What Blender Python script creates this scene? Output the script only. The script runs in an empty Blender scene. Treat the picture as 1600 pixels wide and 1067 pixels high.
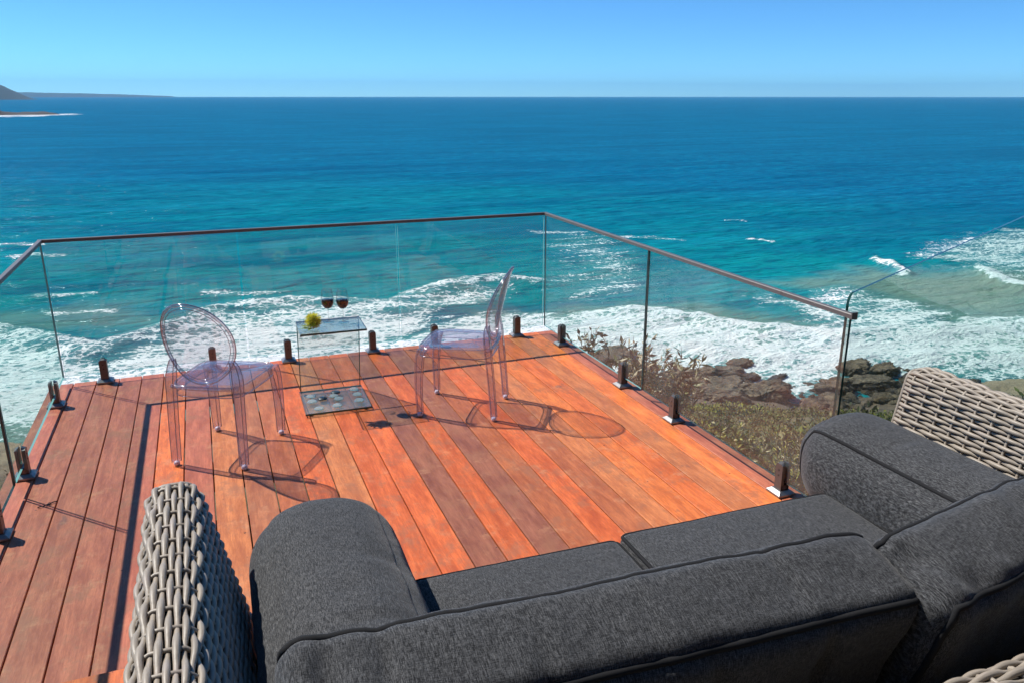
import bpy, math, random
import numpy as np
from mathutils import Vector, Matrix, noise

random.seed(7)
rng = np.random.default_rng(11)
scene = bpy.context.scene
COL = scene.collection
R = math.radians

# ------------------------------------------------------------------ camera
CAM_H = 1.9
cam_data = bpy.data.cameras.new('camera')
cam_data.sensor_width = 36.0
cam_data.lens = 27.98
cam_data.clip_start = 0.05
cam_data.clip_end = 60000
cam = bpy.data.objects.new('camera', cam_data)
COL.objects.link(cam)
cam.location = (0, 0, CAM_H)
cam.rotation_euler = (R(90 - 17.139), 0, R(-21.018))
scene.camera = cam

# ------------------------------------------------------------------ light
SHADOW = Vector((0.545, -0.572, -0.985)).normalized()      # direction the sunlight travels
SUN_DIR = -SHADOW
SUN_EL = math.asin(SUN_DIR.z)
SUN_AZ = math.atan2(SUN_DIR.x, SUN_DIR.y)                  # clockwise from +Y
world = bpy.data.worlds.new('World')
scene.world = world
world.use_nodes = True
wn = world.node_tree
bg = wn.nodes['Background']
sky = wn.nodes.new('ShaderNodeTexSky')
sky.sky_type = 'NISHITA'
sky.sun_disc = False
sky.sun_elevation = SUN_EL
sky.sun_rotation = SUN_AZ
sky.altitude = 5000
sky.air_density = 1.0
sky.dust_density = 0.0
sky.ozone_density = 10.0
tint = wn.nodes.new('ShaderNodeMix'); tint.data_type = 'RGBA'; tint.blend_type = 'MULTIPLY'
tint.inputs[0].default_value = 1.0; tint.inputs[7].default_value = (0.97, 1.44, 1.44, 1)     # the camera's cool white balance
wn.links.new(sky.outputs[0], tint.inputs[6])
wn.links.new(tint.outputs[2], bg.inputs[0])
bg.inputs[1].default_value = 0.088
sun_data = bpy.data.lights.new('sun', 'SUN')
sun_data.energy = 4.6
sun_data.angle = R(0.5)
sun_data.color = (1.0, 0.955, 0.88)
sun = bpy.data.objects.new('sun', sun_data)
COL.objects.link(sun)
sun.rotation_euler = SHADOW.to_track_quat('-Z', 'Y').to_euler()
scene.view_settings.view_transform = 'Standard'
scene.view_settings.look = 'None'
scene.view_settings.gamma = 1.0
scene.view_settings.exposure = 0.4
scene.render.engine = 'CYCLES'
scene.cycles.use_denoising = True
scene.cycles.max_bounces = 6
scene.cycles.diffuse_bounces = 3
scene.cycles.glossy_bounces = 3
scene.cycles.volume_bounces = 0
scene.cycles.use_adaptive_sampling = True
scene.cycles.adaptive_threshold = 0.03
scene.cycles.transparent_max_bounces = 28
scene.cycles.caustics_reflective = False
scene.cycles.caustics_refractive = False

SEA_Z = -28.0

# ------------------------------------------------------------------ helpers
def tag(o, label=None, cat=None, group=None, kind=None):
    if label: o['label'] = label
    if cat: o['category'] = cat
    if group: o['group'] = group
    if kind: o['kind'] = kind
    return o

def empty(name, loc=(0, 0, 0), rz=0.0):
    o = bpy.data.objects.new(name, None)
    o.empty_display_size = 0.1
    COL.objects.link(o)
    o.location = loc
    o.rotation_euler = (0, 0, rz)
    return o

def link(name, me, mat=None, parent=None, loc=None, rz=None):
    o = bpy.data.objects.new(name, me)
    COL.objects.link(o)
    if mat is not None and len(me.materials) == 0:
        me.materials.append(mat)
    if parent is not None: o.parent = parent
    if loc is not None: o.location = loc
    if rz is not None: o.rotation_euler = (0, 0, rz)
    return o

class MB:
    """collects vertices and faces for one mesh"""
    def __init__(self):
        self.v = []; self.f = []; self.m = []
    def add(self, v, f, mi=0):
        k = len(self.v)
        self.v.extend([tuple(p) for p in v])
        self.f.extend([tuple(i + k for i in q) for q in f])
        self.m.extend([mi] * len(f))
    def box(self, a, b, mi=0, ch=0.0):
        x0, y0, z0 = a; x1, y1, z1 = b
        if ch <= 0:
            v = [(x0,y0,z0),(x1,y0,z0),(x1,y1,z0),(x0,y1,z0),(x0,y0,z1),(x1,y0,z1),(x1,y1,z1),(x0,y1,z1)]
            f = [(3,2,1,0),(4,5,6,7),(0,1,5,4),(1,2,6,5),(2,3,7,6),(3,0,4,7)]
            self.add(v, f, mi); return
        c = ch
        def ring(z, i): return [(x0+i,y0+i,z),(x1-i,y0+i,z),(x1-i,y1-i,z),(x0+i,y1-i,z)]
        v = ring(z0, c) + ring(z0 + c, 0) + ring(z1 - c, 0) + ring(z1, c)
        f = [(3,2,1,0),(12,13,14,15)]
        for l in range(3):
            for k in range(4):
                f.append((l*4+k, l*4+(k+1)%4, l*4+4+(k+1)%4, l*4+4+k))
        self.add(v, f, mi)
    def prism(self, poly, z0, z1, mi=0):
        n = len(poly)
        v = [(x, y, z0) for x, y in poly] + [(x, y, z1) for x, y in poly]
        f = [tuple(range(n - 1, -1, -1)), tuple(range(n, 2 * n))]
        f += [(i, (i + 1) % n, n + (i + 1) % n, n + i) for i in range(n)]
        self.add(v, f, mi)
    def tube(self, pts, rad, sides=8, closed=False, mi=0, rot=0.0, sx=1.0, caps=True):
        pts = [Vector(p) for p in pts]
        n = len(pts)
        if not hasattr(rad, '__len__'): rad = [rad] * n
        up = Vector((0, 0, 1)); prev = None
        v = []
        for i, p in enumerate(pts):
            a = pts[(i - 1) % n] if (closed or i > 0) else pts[i]
            b = pts[(i + 1) % n] if (closed or i < n - 1) else pts[i]
            t = (b - a).normalized()
            if prev is None:
                u = up if abs(t.dot(up)) < 0.9 else Vector((0, 1, 0))
            else: u = prev
            s = t.cross(u)
            if s.length < 1e-6: s = t.cross(Vector((1, 0, 0)))
            s.normalize(); u2 = s.cross(t).normalized(); prev = u2
            for k in range(sides):
                an = 2 * math.pi * k / sides + rot
                v.append(p + (s * math.cos(an) * sx + u2 * math.sin(an)) * rad[i])
        f = []
        m = n if closed else n - 1
        for i in range(m):
            for k in range(sides):
                a = i * sides + k; b = i * sides + (k + 1) % sides
                c = ((i + 1) % n) * sides + (k + 1) % sides; d = ((i + 1) % n) * sides + k
                f.append((a, d, c, b))
        if not closed and caps:
            f.append(tuple(range(sides)))
            f.append(tuple((n - 1) * sides + k for k in range(sides - 1, -1, -1)))
        self.add(v, f, mi)
    def lathe(self, prof, n=24, c=(0, 0), mi=0):
        v = []
        for r, z in prof:
            for k in range(n):
                a = 2 * math.pi * k / n
                v.append((c[0] + r * math.cos(a), c[1] + r * math.sin(a), z))
        f = []
        for i in range(len(prof) - 1):
            for k in range(n):
                f.append((i*n+k, i*n+(k+1)%n, (i+1)*n+(k+1)%n, (i+1)*n+k))
        self.add(v, f, mi)
    def mesh(self, name, mats, smooth=False):
        me = bpy.data.meshes.new(name)
        me.from_pydata(self.v, [], self.f)
        if not isinstance(mats, (list, tuple)): mats = [mats]
        for m in mats: me.materials.append(m)
        if len(mats) > 1: me.polygons.foreach_set('material_index', self.m)
        if smooth: me.polygons.foreach_set('use_smooth', [True] * len(me.polygons))
        me.update()
        return me
    def build(self, name, mats, parent=None, smooth=False, loc=None, rz=None):
        return link(name, self.mesh(name, mats, smooth), None, parent, loc, rz)

def bevel(o, w, seg=2):
    m = o.modifiers.new('bevel', 'BEVEL'); m.width = w; m.segments = seg; m.limit_method = 'ANGLE'
    return o

def nmesh(name, co, faces, mat, smooth=True):
    """mesh from numpy arrays, all quads or all triangles"""
    me = bpy.data.meshes.new(name)
    nv = len(co); nf, k = faces.shape
    me.vertices.add(nv); me.vertices.foreach_set('co', np.asarray(co, dtype=np.float32).ravel())
    me.loops.add(nf * k); me.loops.foreach_set('vertex_index', faces.astype(np.int32).ravel())
    me.polygons.add(nf)
    me.polygons.foreach_set('loop_start', np.arange(0, nf * k, k, dtype=np.int32))
    me.polygons.foreach_set('loop_total', np.full(nf, k, dtype=np.int32))
    me.update(calc_edges=True); me.validate()
    if smooth: me.polygons.foreach_set('use_smooth', [True] * len(me.polygons))
    me.materials.append(mat)
    return me

def vnoise(x, y, seed=0):
    """smooth value noise on numpy arrays"""
    xi = np.floor(x).astype(np.int64); yi = np.floor(y).astype(np.int64)
    xf = x - xi; yf = y - yi
    def h(a, b):
        n = (a * 374761393 + b * 668265263 + seed * 974634777) & 0x7fffffff
        n = ((n ^ (n >> 13)) * 1274126177) & 0x7fffffff
        return ((n ^ (n >> 16)) & 0xffff) / 65535.0
    u = xf * xf * (3 - 2 * xf); w = yf * yf * (3 - 2 * yf)
    return (h(xi, yi) * (1-u) + h(xi+1, yi) * u) * (1-w) + (h(xi, yi+1) * (1-u) + h(xi+1, yi+1) * u) * w

def fbm(x, y, oct=4, seed=0):
    s = 0; a = 0.5; t = 0
    for o in range(oct):
        s = s + a * vnoise(x * 2**o, y * 2**o, seed + o); t += a; a *= 0.5
    return s / t

def sstep(a, b, x):
    t = np.clip((x - a) / (b - a), 0, 1)
    return t * t * (3 - 2 * t)

# ------------------------------------------------------------------ materials
def new_mat(name):
    m = bpy.data.materials.new(name); m.use_nodes = True
    nt = m.node_tree
    return m, nt, nt.nodes['Principled BSDF'], nt.nodes['Material Output']

class N:
    """terse node wiring"""
    def __init__(self, nt): self.nt = nt
    def __call__(self, typ, ins=None, **props):
        n = self.nt.nodes.new('ShaderNode' + typ)
        for k, v in props.items(): setattr(n, k, v)
        for k, v in (ins or {}).items(): self.set(n, k, v)
        return n
    def set(self, n, k, v):
        s = n.inputs[k]
        if isinstance(v, bpy.types.NodeSocket): self.nt.links.new(v, s)
        elif isinstance(v, bpy.types.Node): self.nt.links.new(v.outputs[0], s)
        else: s.default_value = v
    def math(self, op, a, b=None, c=None, clamp=False):
        n = self('Math', operation=op, use_clamp=clamp); self.set(n, 0, a)
        if b is not None: self.set(n, 1, b)
        if c is not None: self.set(n, 2, c)
        return n.outputs[0]
    def mix(self, fac, a, b, blend='MIX'):
        n = self('Mix', data_type='RGBA', blend_type=blend)
        self.set(n, 0, fac); self.set(n, 6, a); self.set(n, 7, b)
        return n.outputs[2]
    def rng(self, v, a, b, c=0.0, d=1.0):
        n = self('MapRange', interpolation_type='SMOOTHSTEP'); self.set(n, 0, v)
        for i, q in enumerate((a, b, c, d)): self.set(n, i + 1, q)
        return n.outputs[0]
    def noise(self, vec, scale, detail=3, rough=0.5, dist=0.0):
        n = self('TexNoise'); self.set(n, 'Vector', vec)
        n.inputs['Scale'].default_value = scale; n.inputs['Detail'].default_value = detail
        n.inputs['Roughness'].default_value = rough; n.inputs['Distortion'].default_value = dist
        return n.outputs['Fac']
    def mapping(self, vec, scale=(1, 1, 1), loc=(0, 0, 0), rot=(0, 0, 0)):
        n = self('Mapping'); self.set(n, 'Vector', vec)
        n.inputs['Scale'].default_value = scale
        n.inputs['Rotation'].default_value = rot
        self.set(n, 'Location', loc)
        return n.outputs[0]

def rgba(c): return (c[0], c[1], c[2], 1.0)

def simple(name, col, rough=0.5, metal=0.0, var=0.12, scale=30, bump=0.0, spec=0.5):
    m, nt, b, out = new_mat(name); n = N(nt)
    co = n('TexCoord').outputs['Object']
    f = n.noise(co, scale, 4, 0.6)
    dark = tuple(c * (1 - var) for c in col); lite = tuple(min(1, c * (1 + var)) for c in col)
    nt.links.new(n.mix(f, rgba(dark), rgba(lite)), b.inputs['Base Color'])
    b.inputs['Roughness'].default_value = rough; b.inputs['Metallic'].default_value = metal
    b.inputs['Specular IOR Level'].default_value = spec
    if bump:
        bn = n('Bump', {'Height': n.noise(co, scale * 2, 4, 0.6), 'Strength': bump, 'Distance': 0.01})
        nt.links.new(bn.outputs[0], b.inputs['Normal'])
    return m

def clear_mat(name, face, edge, f0=0.04, edge_pow=3.0, rough=0.0, veil=0.0, graze=0.75, film=(0.8, 0.85, 0.85)):
    """clear sheet: tinted transmission that deepens at grazing angles (longer path), Fresnel reflection"""
    m, nt, b, out = new_mat(name); n = N(nt)
    nt.nodes.remove(b)
    lw = n('LayerWeight'); lw.inputs['Blend'].default_value = 0.5
    fc = lw.outputs['Facing']
    fr = n.math('ADD', f0, n.math('MULTIPLY', graze - f0, n.math('POWER', fc, 5.0)))
    tint = n.mix(n.math('POWER', fc, edge_pow), rgba(face), rgba(edge))
    tr = n('BsdfTransparent', {'Color': tint})
    gl = n('BsdfGlossy', {'Color': (1, 1, 1, 1), 'Roughness': rough})
    mx = n('MixShader', {0: fr, 1: tr.outputs[0], 2: gl.outputs[0]})
    res = mx.outputs[0]
    if veil > 0:                                       # salt on the panes; on chairs and table, painted-in reflected light
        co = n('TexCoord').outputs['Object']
        sm = n.rng(n.noise(co, 1.3, 2, 0.7), 0.35, 0.8, veil * 0.35, veil)
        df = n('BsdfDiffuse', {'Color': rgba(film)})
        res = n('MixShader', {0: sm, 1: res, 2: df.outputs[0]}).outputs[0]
    nt.links.new(res, out.inputs['Surface'])
    return m

M_GLASS = clear_mat('balustrade_glass', (0.925, 0.968, 0.96), (0.70, 0.86, 0.82), veil=0.035, graze=0.08)
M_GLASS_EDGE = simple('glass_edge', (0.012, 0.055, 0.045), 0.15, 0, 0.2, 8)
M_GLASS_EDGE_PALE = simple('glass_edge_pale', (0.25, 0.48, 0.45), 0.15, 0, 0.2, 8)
M_TABLE = clear_mat('table_glass', (0.90, 0.96, 0.96), (0.45, 0.68, 0.68), f0=0.07, veil=0.10)
M_CLEAR = clear_mat('clear_polycarbonate', (0.955, 0.950, 0.975), (0.66, 0.65, 0.71), f0=0.06, edge_pow=3.0, veil=0.05, film=(0.75, 0.75, 0.88))
M_LINE = clear_mat('painted_edge_line', (0.50, 0.49, 0.56), (0.14, 0.14, 0.18), f0=0.18, edge_pow=1.6, rough=0.14, veil=0.42, film=(0.84, 0.82, 0.93))  # tint imitates refracted edges and their dark shadow lines
M_LEG = clear_mat('clear_polycarbonate_leg', (0.90, 0.885, 0.93), (0.50, 0.48, 0.56), f0=0.08, edge_pow=2.4, veil=0.22, film=(0.80, 0.76, 0.93))
M_RIM = clear_mat('clear_polycarbonate_rim', (0.88, 0.87, 0.91), (0.38, 0.37, 0.43), f0=0.16, edge_pow=2.0, rough=0.1, veil=0.14, film=(0.88, 0.88, 0.95))
M_FOOT = simple('clear_foot', (0.78, 0.74, 0.80), 0.2, 0, 0.1, 60)
M_WINEGLASS = clear_mat('thin_crystal', (0.93, 0.95, 0.955), (0.25, 0.30, 0.32), f0=0.06, edge_pow=3)
M_WINE = simple('red_wine', (0.008, 0.0008, 0.0025), 0.08, 0, 0.1, 5)
M_RAIL = simple('bronze_rail', (0.155, 0.142, 0.136), 0.46, 0.35, 0.15, 14)
M_RAIL_DARK = simple('rail_gasket', (0.02, 0.02, 0.022), 0.6)
M_SPIGOT = simple('gunmetal', (0.12, 0.118, 0.120), 0.34, 0.6, 0.25, 40)
M_SPIGOT_BASE = simple('brushed_steel', (0.26, 0.255, 0.255), 0.4, 0.85, 0.25, 60)
M_SCREW = simple('dark_screw', (0.01, 0.01, 0.01), 0.5)

def wood_mat():
    m, nt, b, out = new_mat('oiled_hardwood'); n = N(nt)
    oi = n('ObjectInfo')
    co = n('TexCoord').outputs['Object']
    shift = n('CombineXYZ', {0: n.math('MULTIPLY', oi.outputs['Random'], 37.0), 1: n.math('MULTIPLY', oi.outputs['Random'], 91.0)})
    v = n('VectorMath', {0: co, 1: shift.outputs[0]}, operation='ADD').outputs[0]
    grain = n.noise(n.mapping(v, (1, 0.055, 1)), 105, 4, 0.7, 0.3)
    pores = n.noise(n.mapping(v, (1, 0.11, 1)), 260, 3, 0.7)
    figure = n.noise(n.mapping(v, (1, 0.17, 1)), 17.0, 5, 0.78, 0.1)
    blotch = n.noise(n.mapping(v, (1, 0.7, 1)), 5.2, 5, 0.78, 0.1)
    base = oi.outputs['Color']
    dk = n.mix(1.0, base, (0.66, 0.58, 0.58, 1), 'MULTIPLY')
    lt = n.mix(1.0, base, (1.22, 1.30, 1.25, 1), 'MULTIPLY')
    c = n.mix(n.rng(figure, 0.3, 0.72), dk, lt)
    c = n.mix(n.math('MULTIPLY', n.rng(grain, 0.46, 0.68), 0.60), c, dk)
    c = n.mix(n.math('MULTIPLY', n.rng(pores, 0.58, 0.75), 0.35), c, (0.05, 0.012, 0.008, 1))
    c = n.mix(n.math('MULTIPLY', n.rng(blotch, 0.49, 0.66), 0.60), c, (0.30, 0.125, 0.068, 1))
    stain = n.noise(n.mapping(v, (1, 0.7, 1)), 5.0, 4, 0.6, 0.2)
    c = n.mix(n.math('MULTIPLY', n.rng(stain, 0.66, 0.74), 0.6), c, (0.14, 0.075, 0.062, 1))
    geo = n('NewGeometry')
    salt = n.noise(geo.outputs['Position'], 7.0, 4, 0.72)
    c = n.mix(n.math('MULTIPLY', n.rng(salt, 0.54, 0.74), 0.38), c, (0.64, 0.33, 0.17, 1))
    scuff = n.noise(n.mapping(geo.outputs['Position'], (6, 16, 1)), 1.0, 2, 0.5)
    c = n.mix(n.math('MULTIPLY', n.rng(scuff, 0.80, 0.86), 0.6), c, (0.66, 0.48, 0.38, 1))
    specks = n.noise(geo.outputs['Position'], 38.0, 1, 0.3)
    c = n.mix(n.math('MULTIPLY', n.rng(specks, 0.79, 0.81), 0.8), c, (0.03, 0.012, 0.01, 1))
    nt.links.new(c, b.inputs['Base Color'])
    nt.links.new(n.rng(blotch, 0.2, 0.9, 0.38, 0.62), b.inputs['Roughness'])
    b.inputs['Specular IOR Level'].default_value = 0.35
    bn = n('Bump', {'Height': n.math('ADD', grain, n.math('MULTIPLY', figure, 0.6)), 'Strength': 0.25, 'Distance': 0.002})
    nt.links.new(bn.outputs[0], b.inputs['Normal'])
    return m
M_WOOD = wood_mat()

def fabric_mat():
    m, nt, b, out = new_mat('charcoal_fabric'); n = N(nt)
    co = n('TexCoord').outputs['Object']
    a = n.noise(n.mapping(co, (1, 0.10, 0.16)), 640, 3, 0.7)
    c2 = n.noise(n.mapping(co, (0.10, 1, 1)), 640, 3, 0.7)
    slub = n.noise(n.mapping(co, (1, 0.12, 0.14)), 420, 2, 0.6)
    big = n.noise(co, 3.0, 4, 0.6)
    c = n.mix(n.rng(n.math('ADD', n.math('MULTIPLY', a, 0.6), n.math('MULTIPLY', c2, 0.4)), 0.40, 0.66), (0.009, 0.0094, 0.0105, 1), (0.128, 0.129, 0.132, 1))
    c = n.mix(n.math('MULTIPLY', n.rng(slub, 0.60, 0.76), 0.40), c, (0.30, 0.296, 0.288, 1))
    c = n.mix(n.math('MULTIPLY', n.rng(big, 0.35, 0.7), 0.2), c, (0.035, 0.037, 0.041, 1))
    nt.links.new(c, b.inputs['Base Color'])
    b.inputs['Roughness'].default_value = 0.85
    b.inputs['Specular IOR Level'].default_value = 0.15
    b.inputs['Sheen Weight'].default_value = 0.12
    b.inputs['Sheen Roughness'].default_value = 0.5
    h = n.math('ADD', n.math('MULTIPLY', n.math('ADD', a, c2), 0.0006), n.math('MULTIPLY', n.noise(co, 17, 3, 0.5), 0.006))
    bn = n('Bump', {'Height': h, 'Strength': 0.6, 'Distance': 1.0})
    nt.links.new(bn.outputs[0], b.inputs['Normal'])
    return m
M_FABRIC = fabric_mat()
M_PIPING = simple('charcoal_piping', (0.018, 0.018, 0.019), 0.85, 0, 0.5, 300, 0.1, 0.15)
M_WICKER_CORE = simple('wicker_gap_shade', (0.035, 0.03, 0.026), 0.9)  # core colour stands in for shade between the strands

def wicker_mat():
    m, nt, b, out = new_mat('woven_resin_cane'); n = N(nt)
    co = n('TexCoord').outputs['Object']
    oi = n('ObjectInfo')
    f = n.noise(n.mapping(co, (1, 0.12, 1)), 260, 4, 0.6)
    g = n.noise(co, 14, 3, 0.6)
    c = n.mix(f, (0.20, 0.165, 0.125, 1), (0.44, 0.375, 0.30, 1))
    c = n.mix(n.math('MULTIPLY', n.rng(g, 0.5, 0.75), 0.5), c, (0.40, 0.33, 0.30, 1))
    c = n.mix(n.math('MULTIPLY', oi.outputs['Random'], 0.45), c, (0.21, 0.185, 0.155, 1))
    nt.links.new(c, b.inputs['Base Color'])
    b.inputs['Roughness'].default_value = 0.48
    bn = n('Bump', {'Height': f, 'Strength': 0.3, 'Distance': 0.002})
    nt.links.new(bn.outputs[0], b.inputs['Normal'])
    return m
M_WICKER = wicker_mat()

# ------------------------------------------------------------------ shoreline and terrain
SH_X = [-400, -120, -60, -18, 20, 36, 43, 49, 54, 62, 69, 81, 100, 120, 160, 250, 400]
SH_Y = [60, 78, 80, 78, 74, 73, 71, 67, 61, 59, 60, 57, 46, 26, -24, -150, -320]
def shore_y(x): return np.interp(x, SH_X, SH_Y)

def terrain_z(x, y):
    d = shore_y(x) - y
    n1 = fbm(x / 14, y / 14, 4, 3) - 0.5
    n2 = fbm(x / 3.3, y / 3.3, 4, 9) - 0.5
    z = SEA_Z + np.where(d > 0, np.interp(d, [0, 6, 14, 25, 40, 55, 70, 200], [0, 1.0, 2.6, 5.8, 11.5, 18, 24.5, 60]), d * 0.10)
    wild = sstep(-4, 5, d)
    z = z + n1 * 2.2 * sstep(2, 20, d) + n2 * 1.5 * wild * (1 - 0.5 * sstep(12, 30, d))
    near = np.hypot(x - 1.0, y - 2.0)
    cap = -3.6 - 0.12 * np.maximum(0, near - 4)
    return np.minimum(z, cap)

def terrain_mat():
    m, nt, b, out = new_mat('scrubby_hillside'); n = N(nt)
    pos = n('NewGeometry').outputs['Position']
    sx = n('SeparateXYZ', {0: pos})
    big = n.noise(pos, 0.22, 5, 0.6)
    fine = n.noise(pos, 1.6, 6, 0.7)
    soil = n.mix(fine, (0.075, 0.055, 0.026, 1), (0.26, 0.20, 0.095, 1))
    green = n.mix(fine, (0.035, 0.042, 0.012, 1), (0.15, 0.145, 0.04, 1))
    c = n.mix(n.rng(big, 0.38, 0.58), soil, green)
    rock = n.mix(n.noise(pos, 0.9, 7, 0.7, 0.4), (0.045, 0.028, 0.020, 1), (0.26, 0.175, 0.12, 1))
    hz = n.math('ADD', sx.outputs[2], n.math('MULTIPLY', big, 5.0))
    c = n.mix(n.rng(hz, -20.5, -23.5), c, rock)
    sand = n.mix(fine, (0.30, 0.20, 0.12, 1), (0.48, 0.35, 0.23, 1))
    beach = n.math('MAXIMUM', n.rng(sx.outputs[0], 68, 78), n.rng(sx.outputs[0], 4, -8))
    c = n.mix(n.math('MULTIPLY', beach, n.rng(sx.outputs[2], -25.5, -27.0)), c, sand)
    nt.links.new(c, b.inputs['Base Color'])
    b.inputs['Roughness'].default_value = 0.9
    bn = n('Bump', {'Height': n.math('ADD', n.noise(pos, 1.1, 8, 0.7), n.math('MULTIPLY', fine, 0.4)), 'Strength': 0.9, 'Distance': 0.7})
    nt.links.new(bn.outputs[0], b.inputs['Normal'])
    return m
M_TERRAIN = terrain_mat()

def grid_mesh(name, X, Y, Z, mat):
    r, c = X.shape
    idx = np.arange(r * c).reshape(r, c)
    f = np.stack([idx[:-1, :-1], idx[:-1, 1:], idx[1:, 1:], idx[1:, :-1]], -1).reshape(-1, 4)
    co = np.stack([X, Y, Z], -1).reshape(-1, 3)
    return nmesh(name, co, f, mat)

gx = np.concatenate([np.linspace(-260, -30, 60)[:-1], np.linspace(-30, 100, 220), np.linspace(100, 300, 50)[1:]])
gy = np.concatenate([np.linspace(-120, -10, 40)[:-1], np.linspace(-10, 95, 190)])
X, Y = np.meshgrid(gx, gy)
hill = link('hillside', grid_mesh('hillside', X, Y, terrain_z(X, Y), M_TERRAIN))
tag(hill, 'steep scrubby brown hillside falling from the deck to the rocky shore', None, None, 'structure')

# ------------------------------------------------------------------ sea
def seg_dist(x, y, pts):
    best = np.full(x.shape, 1e9)
    for (ax, ay), (bx, by) in zip(pts[:-1], pts[1:]):
        dx, dy = bx - ax, by - ay
        t = np.clip(((x - ax) * dx + (y - ay) * dy) / (dx * dx + dy * dy), 0, 1)
        best = np.minimum(best, np.hypot(x - ax - t * dx, y - ay - t * dy))
    return best

def inside(x, y, poly):
    c = np.zeros(x.shape, bool)
    n = len(poly); j = n - 1
    for i in range(n):
        xi, yi = poly[i]; xj, yj = poly[j]
        with np.errstate(divide='ignore', invalid='ignore'):
            t = ((yi > y) != (yj > y)) & (x < (xj - xi) * (y - yi) / (yj - yi + 1e-12) + xi)
        c ^= t; j = i
    return c

def area(x, y, poly, soft):
    d = seg_dist(x, y, poly + [poly[0]])
    s = np.where(inside(x, y, poly), d, -d)
    return sstep(-soft, soft, s)

BREAK_A = [(-150, 120), (-60, 128), (-27, 118), (-15, 104), (-6, 110), (3, 120), (12, 119), (25, 114), (35, 121), (44, 123), (49, 119)]
FOAM_AREAS = [  # polygon of sea surface, softness, strength
    (BREAK_A + [(41, 112), (32, 108), (26, 102), (19, 92), (6, 85), (-3, 82), (-18, 80), (-40, 82), (-150, 86)], 5.0, 0.92),
    ([(23, 98), (31, 102), (40, 103), (44, 98), (55, 95), (62, 91), (64, 84), (68, 79), (75, 76), (84, 75), (92, 74), (104, 74), (150, 60), (170, -10), (120, 22), (100, 42), (84, 56), (77, 64), (69, 65), (60, 62), (54, 60), (48, 66), (42, 70), (36, 72), (20, 76), (10, 86)], 4.5, 0.88),
    ([(71, 161), (84, 161), (80, 134), (63, 104), (48, 106), (57, 130)], 9.0, 0.40),
    ([(78, 97), (93, 96), (101, 88), (99, 78), (85, 75), (72, 79)], 4.0, 0.62),
    ([(128, 112), (150, 126), (175, 130), (240, 140), (240, 90), (150, 80), (128, 93), (124, 99)], 7.0, 0.60),
    ([(-120, 100), (-30, 92), (-18, 90), (-12, 86), (-14, 80), (-30, 82), (-120, 84)], 3.0, 0.7),
]
FOAM_LINES = [  # breaking crests: polyline, half width, strength
    (BREAK_A, 2.8, 0.60),
    ([(55, 95), (62, 90), (66, 82), (74, 76), (84, 74), (96, 73), (110, 70)], 3.4, 0.84),
    ([(44, 86), (52, 80), (58, 73), (66, 69), (78, 66), (92, 62)], 2.4, 0.95),
    ([(116, 113), (114, 106), (112, 102)], 1.6, 0.85),
    ([(126, 99), (123, 92), (122, 87)], 2.0, 1.0),
    ([(110, 141), (113, 137)], 1.1, 0.85), ([(122, 168), (125, 165)], 1.0, 0.6),
    ([(0, 132), (9, 130)], 2.4, 0.50), ([(-26, 140), (-19, 138)], 2.2, 0.58), ([(-22, 126), (-15, 124)], 2.2, 0.56),
    ([(-36, 178), (-27, 176)], 2.2, 0.56), ([(-41, 191), (-33, 190)], 2.2, 0.58), ([(70, 168), (80, 164)], 2.4, 0.48),
    ([(-60, 152), (-45, 150)], 2.2, 0.56), ([(85, 153), (95, 147)], 2.2, 0.46),
]
SAND_AREAS = [
    ([(86, 103), (106, 106), (118, 99), (150, 92), (165, -10), (120, 24), (100, 44), (84, 56), (84, 72), (96, 80), (98, 90)], 7.0, 1.0),
    ([(36, 104), (55, 101), (70, 92), (76, 80), (60, 72), (40, 84)], 5.0, 0.7),
    ([(-40, 133), (-10, 126), (-8, 114), (-40, 118)], 6.0, 0.55),
    ([(-120, 96), (-10, 90), (10, 84), (10, 74), (-120, 78)], 4.0, 0.85),
]
REEF = (-340, 1560)

ang = np.concatenate([np.linspace(-100, -22, 60)[:-1], np.linspace(-22, 66, 330), np.linspace(66, 112, 40)[1:]])
rad = [46.0]
while rad[-1] < 420: rad.append(rad[-1] * 1.0062)
while rad[-1] < 20500: rad.append(rad[-1] * 1.05)
rad = np.unique(np.concatenate([np.array(rad), np.arange(1380, 1700, 9.0)]))
A, Q = np.meshgrid(np.radians(ang), rad)
X = Q * np.sin(A); Y = Q * np.cos(A)
d_shore = Y - shore_y(X)
fade = 1 - sstep(110, 640, Q)
amp = sstep(-2, 40, d_shore) * 0.8 + 0.2
Z = np.zeros_like(X)
for wl, dirx, a, ph in ((46, 0.10, 0.30, 0.3), (27, -0.22, 0.20, 1.9), (15, 0.30, 0.11, 4.0), (8.5, -0.05, 0.07, 2.2), (5.1, 0.5, 0.045, 0.7)):
    k = 2 * math.pi / wl
    warp = 6 * (fbm(X / 60 + ph, Y / 60, 3, int(ph * 10)) - 0.5) * 2
    s = np.sin(k * (Y + dirx * X + warp * wl / 12) + ph)
    Z += a * (1 - 2 * np.abs(s) ** 0.7 * 0.5 + s * 0.5) * (0.6 + 0.8 * vnoise(X / 25, Y / 25, 5))
Z *= fade * amp
# breaking crests rise above the surface
for pts, w, s in FOAM_LINES[:5]:
    dd = seg_dist(X, Y, pts)
    Z += 0.95 * np.exp(-(dd / (w * 1.1)) ** 2) * (0.5 + fbm(X / 2.5, Y / 2.5, 3, 21))
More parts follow.
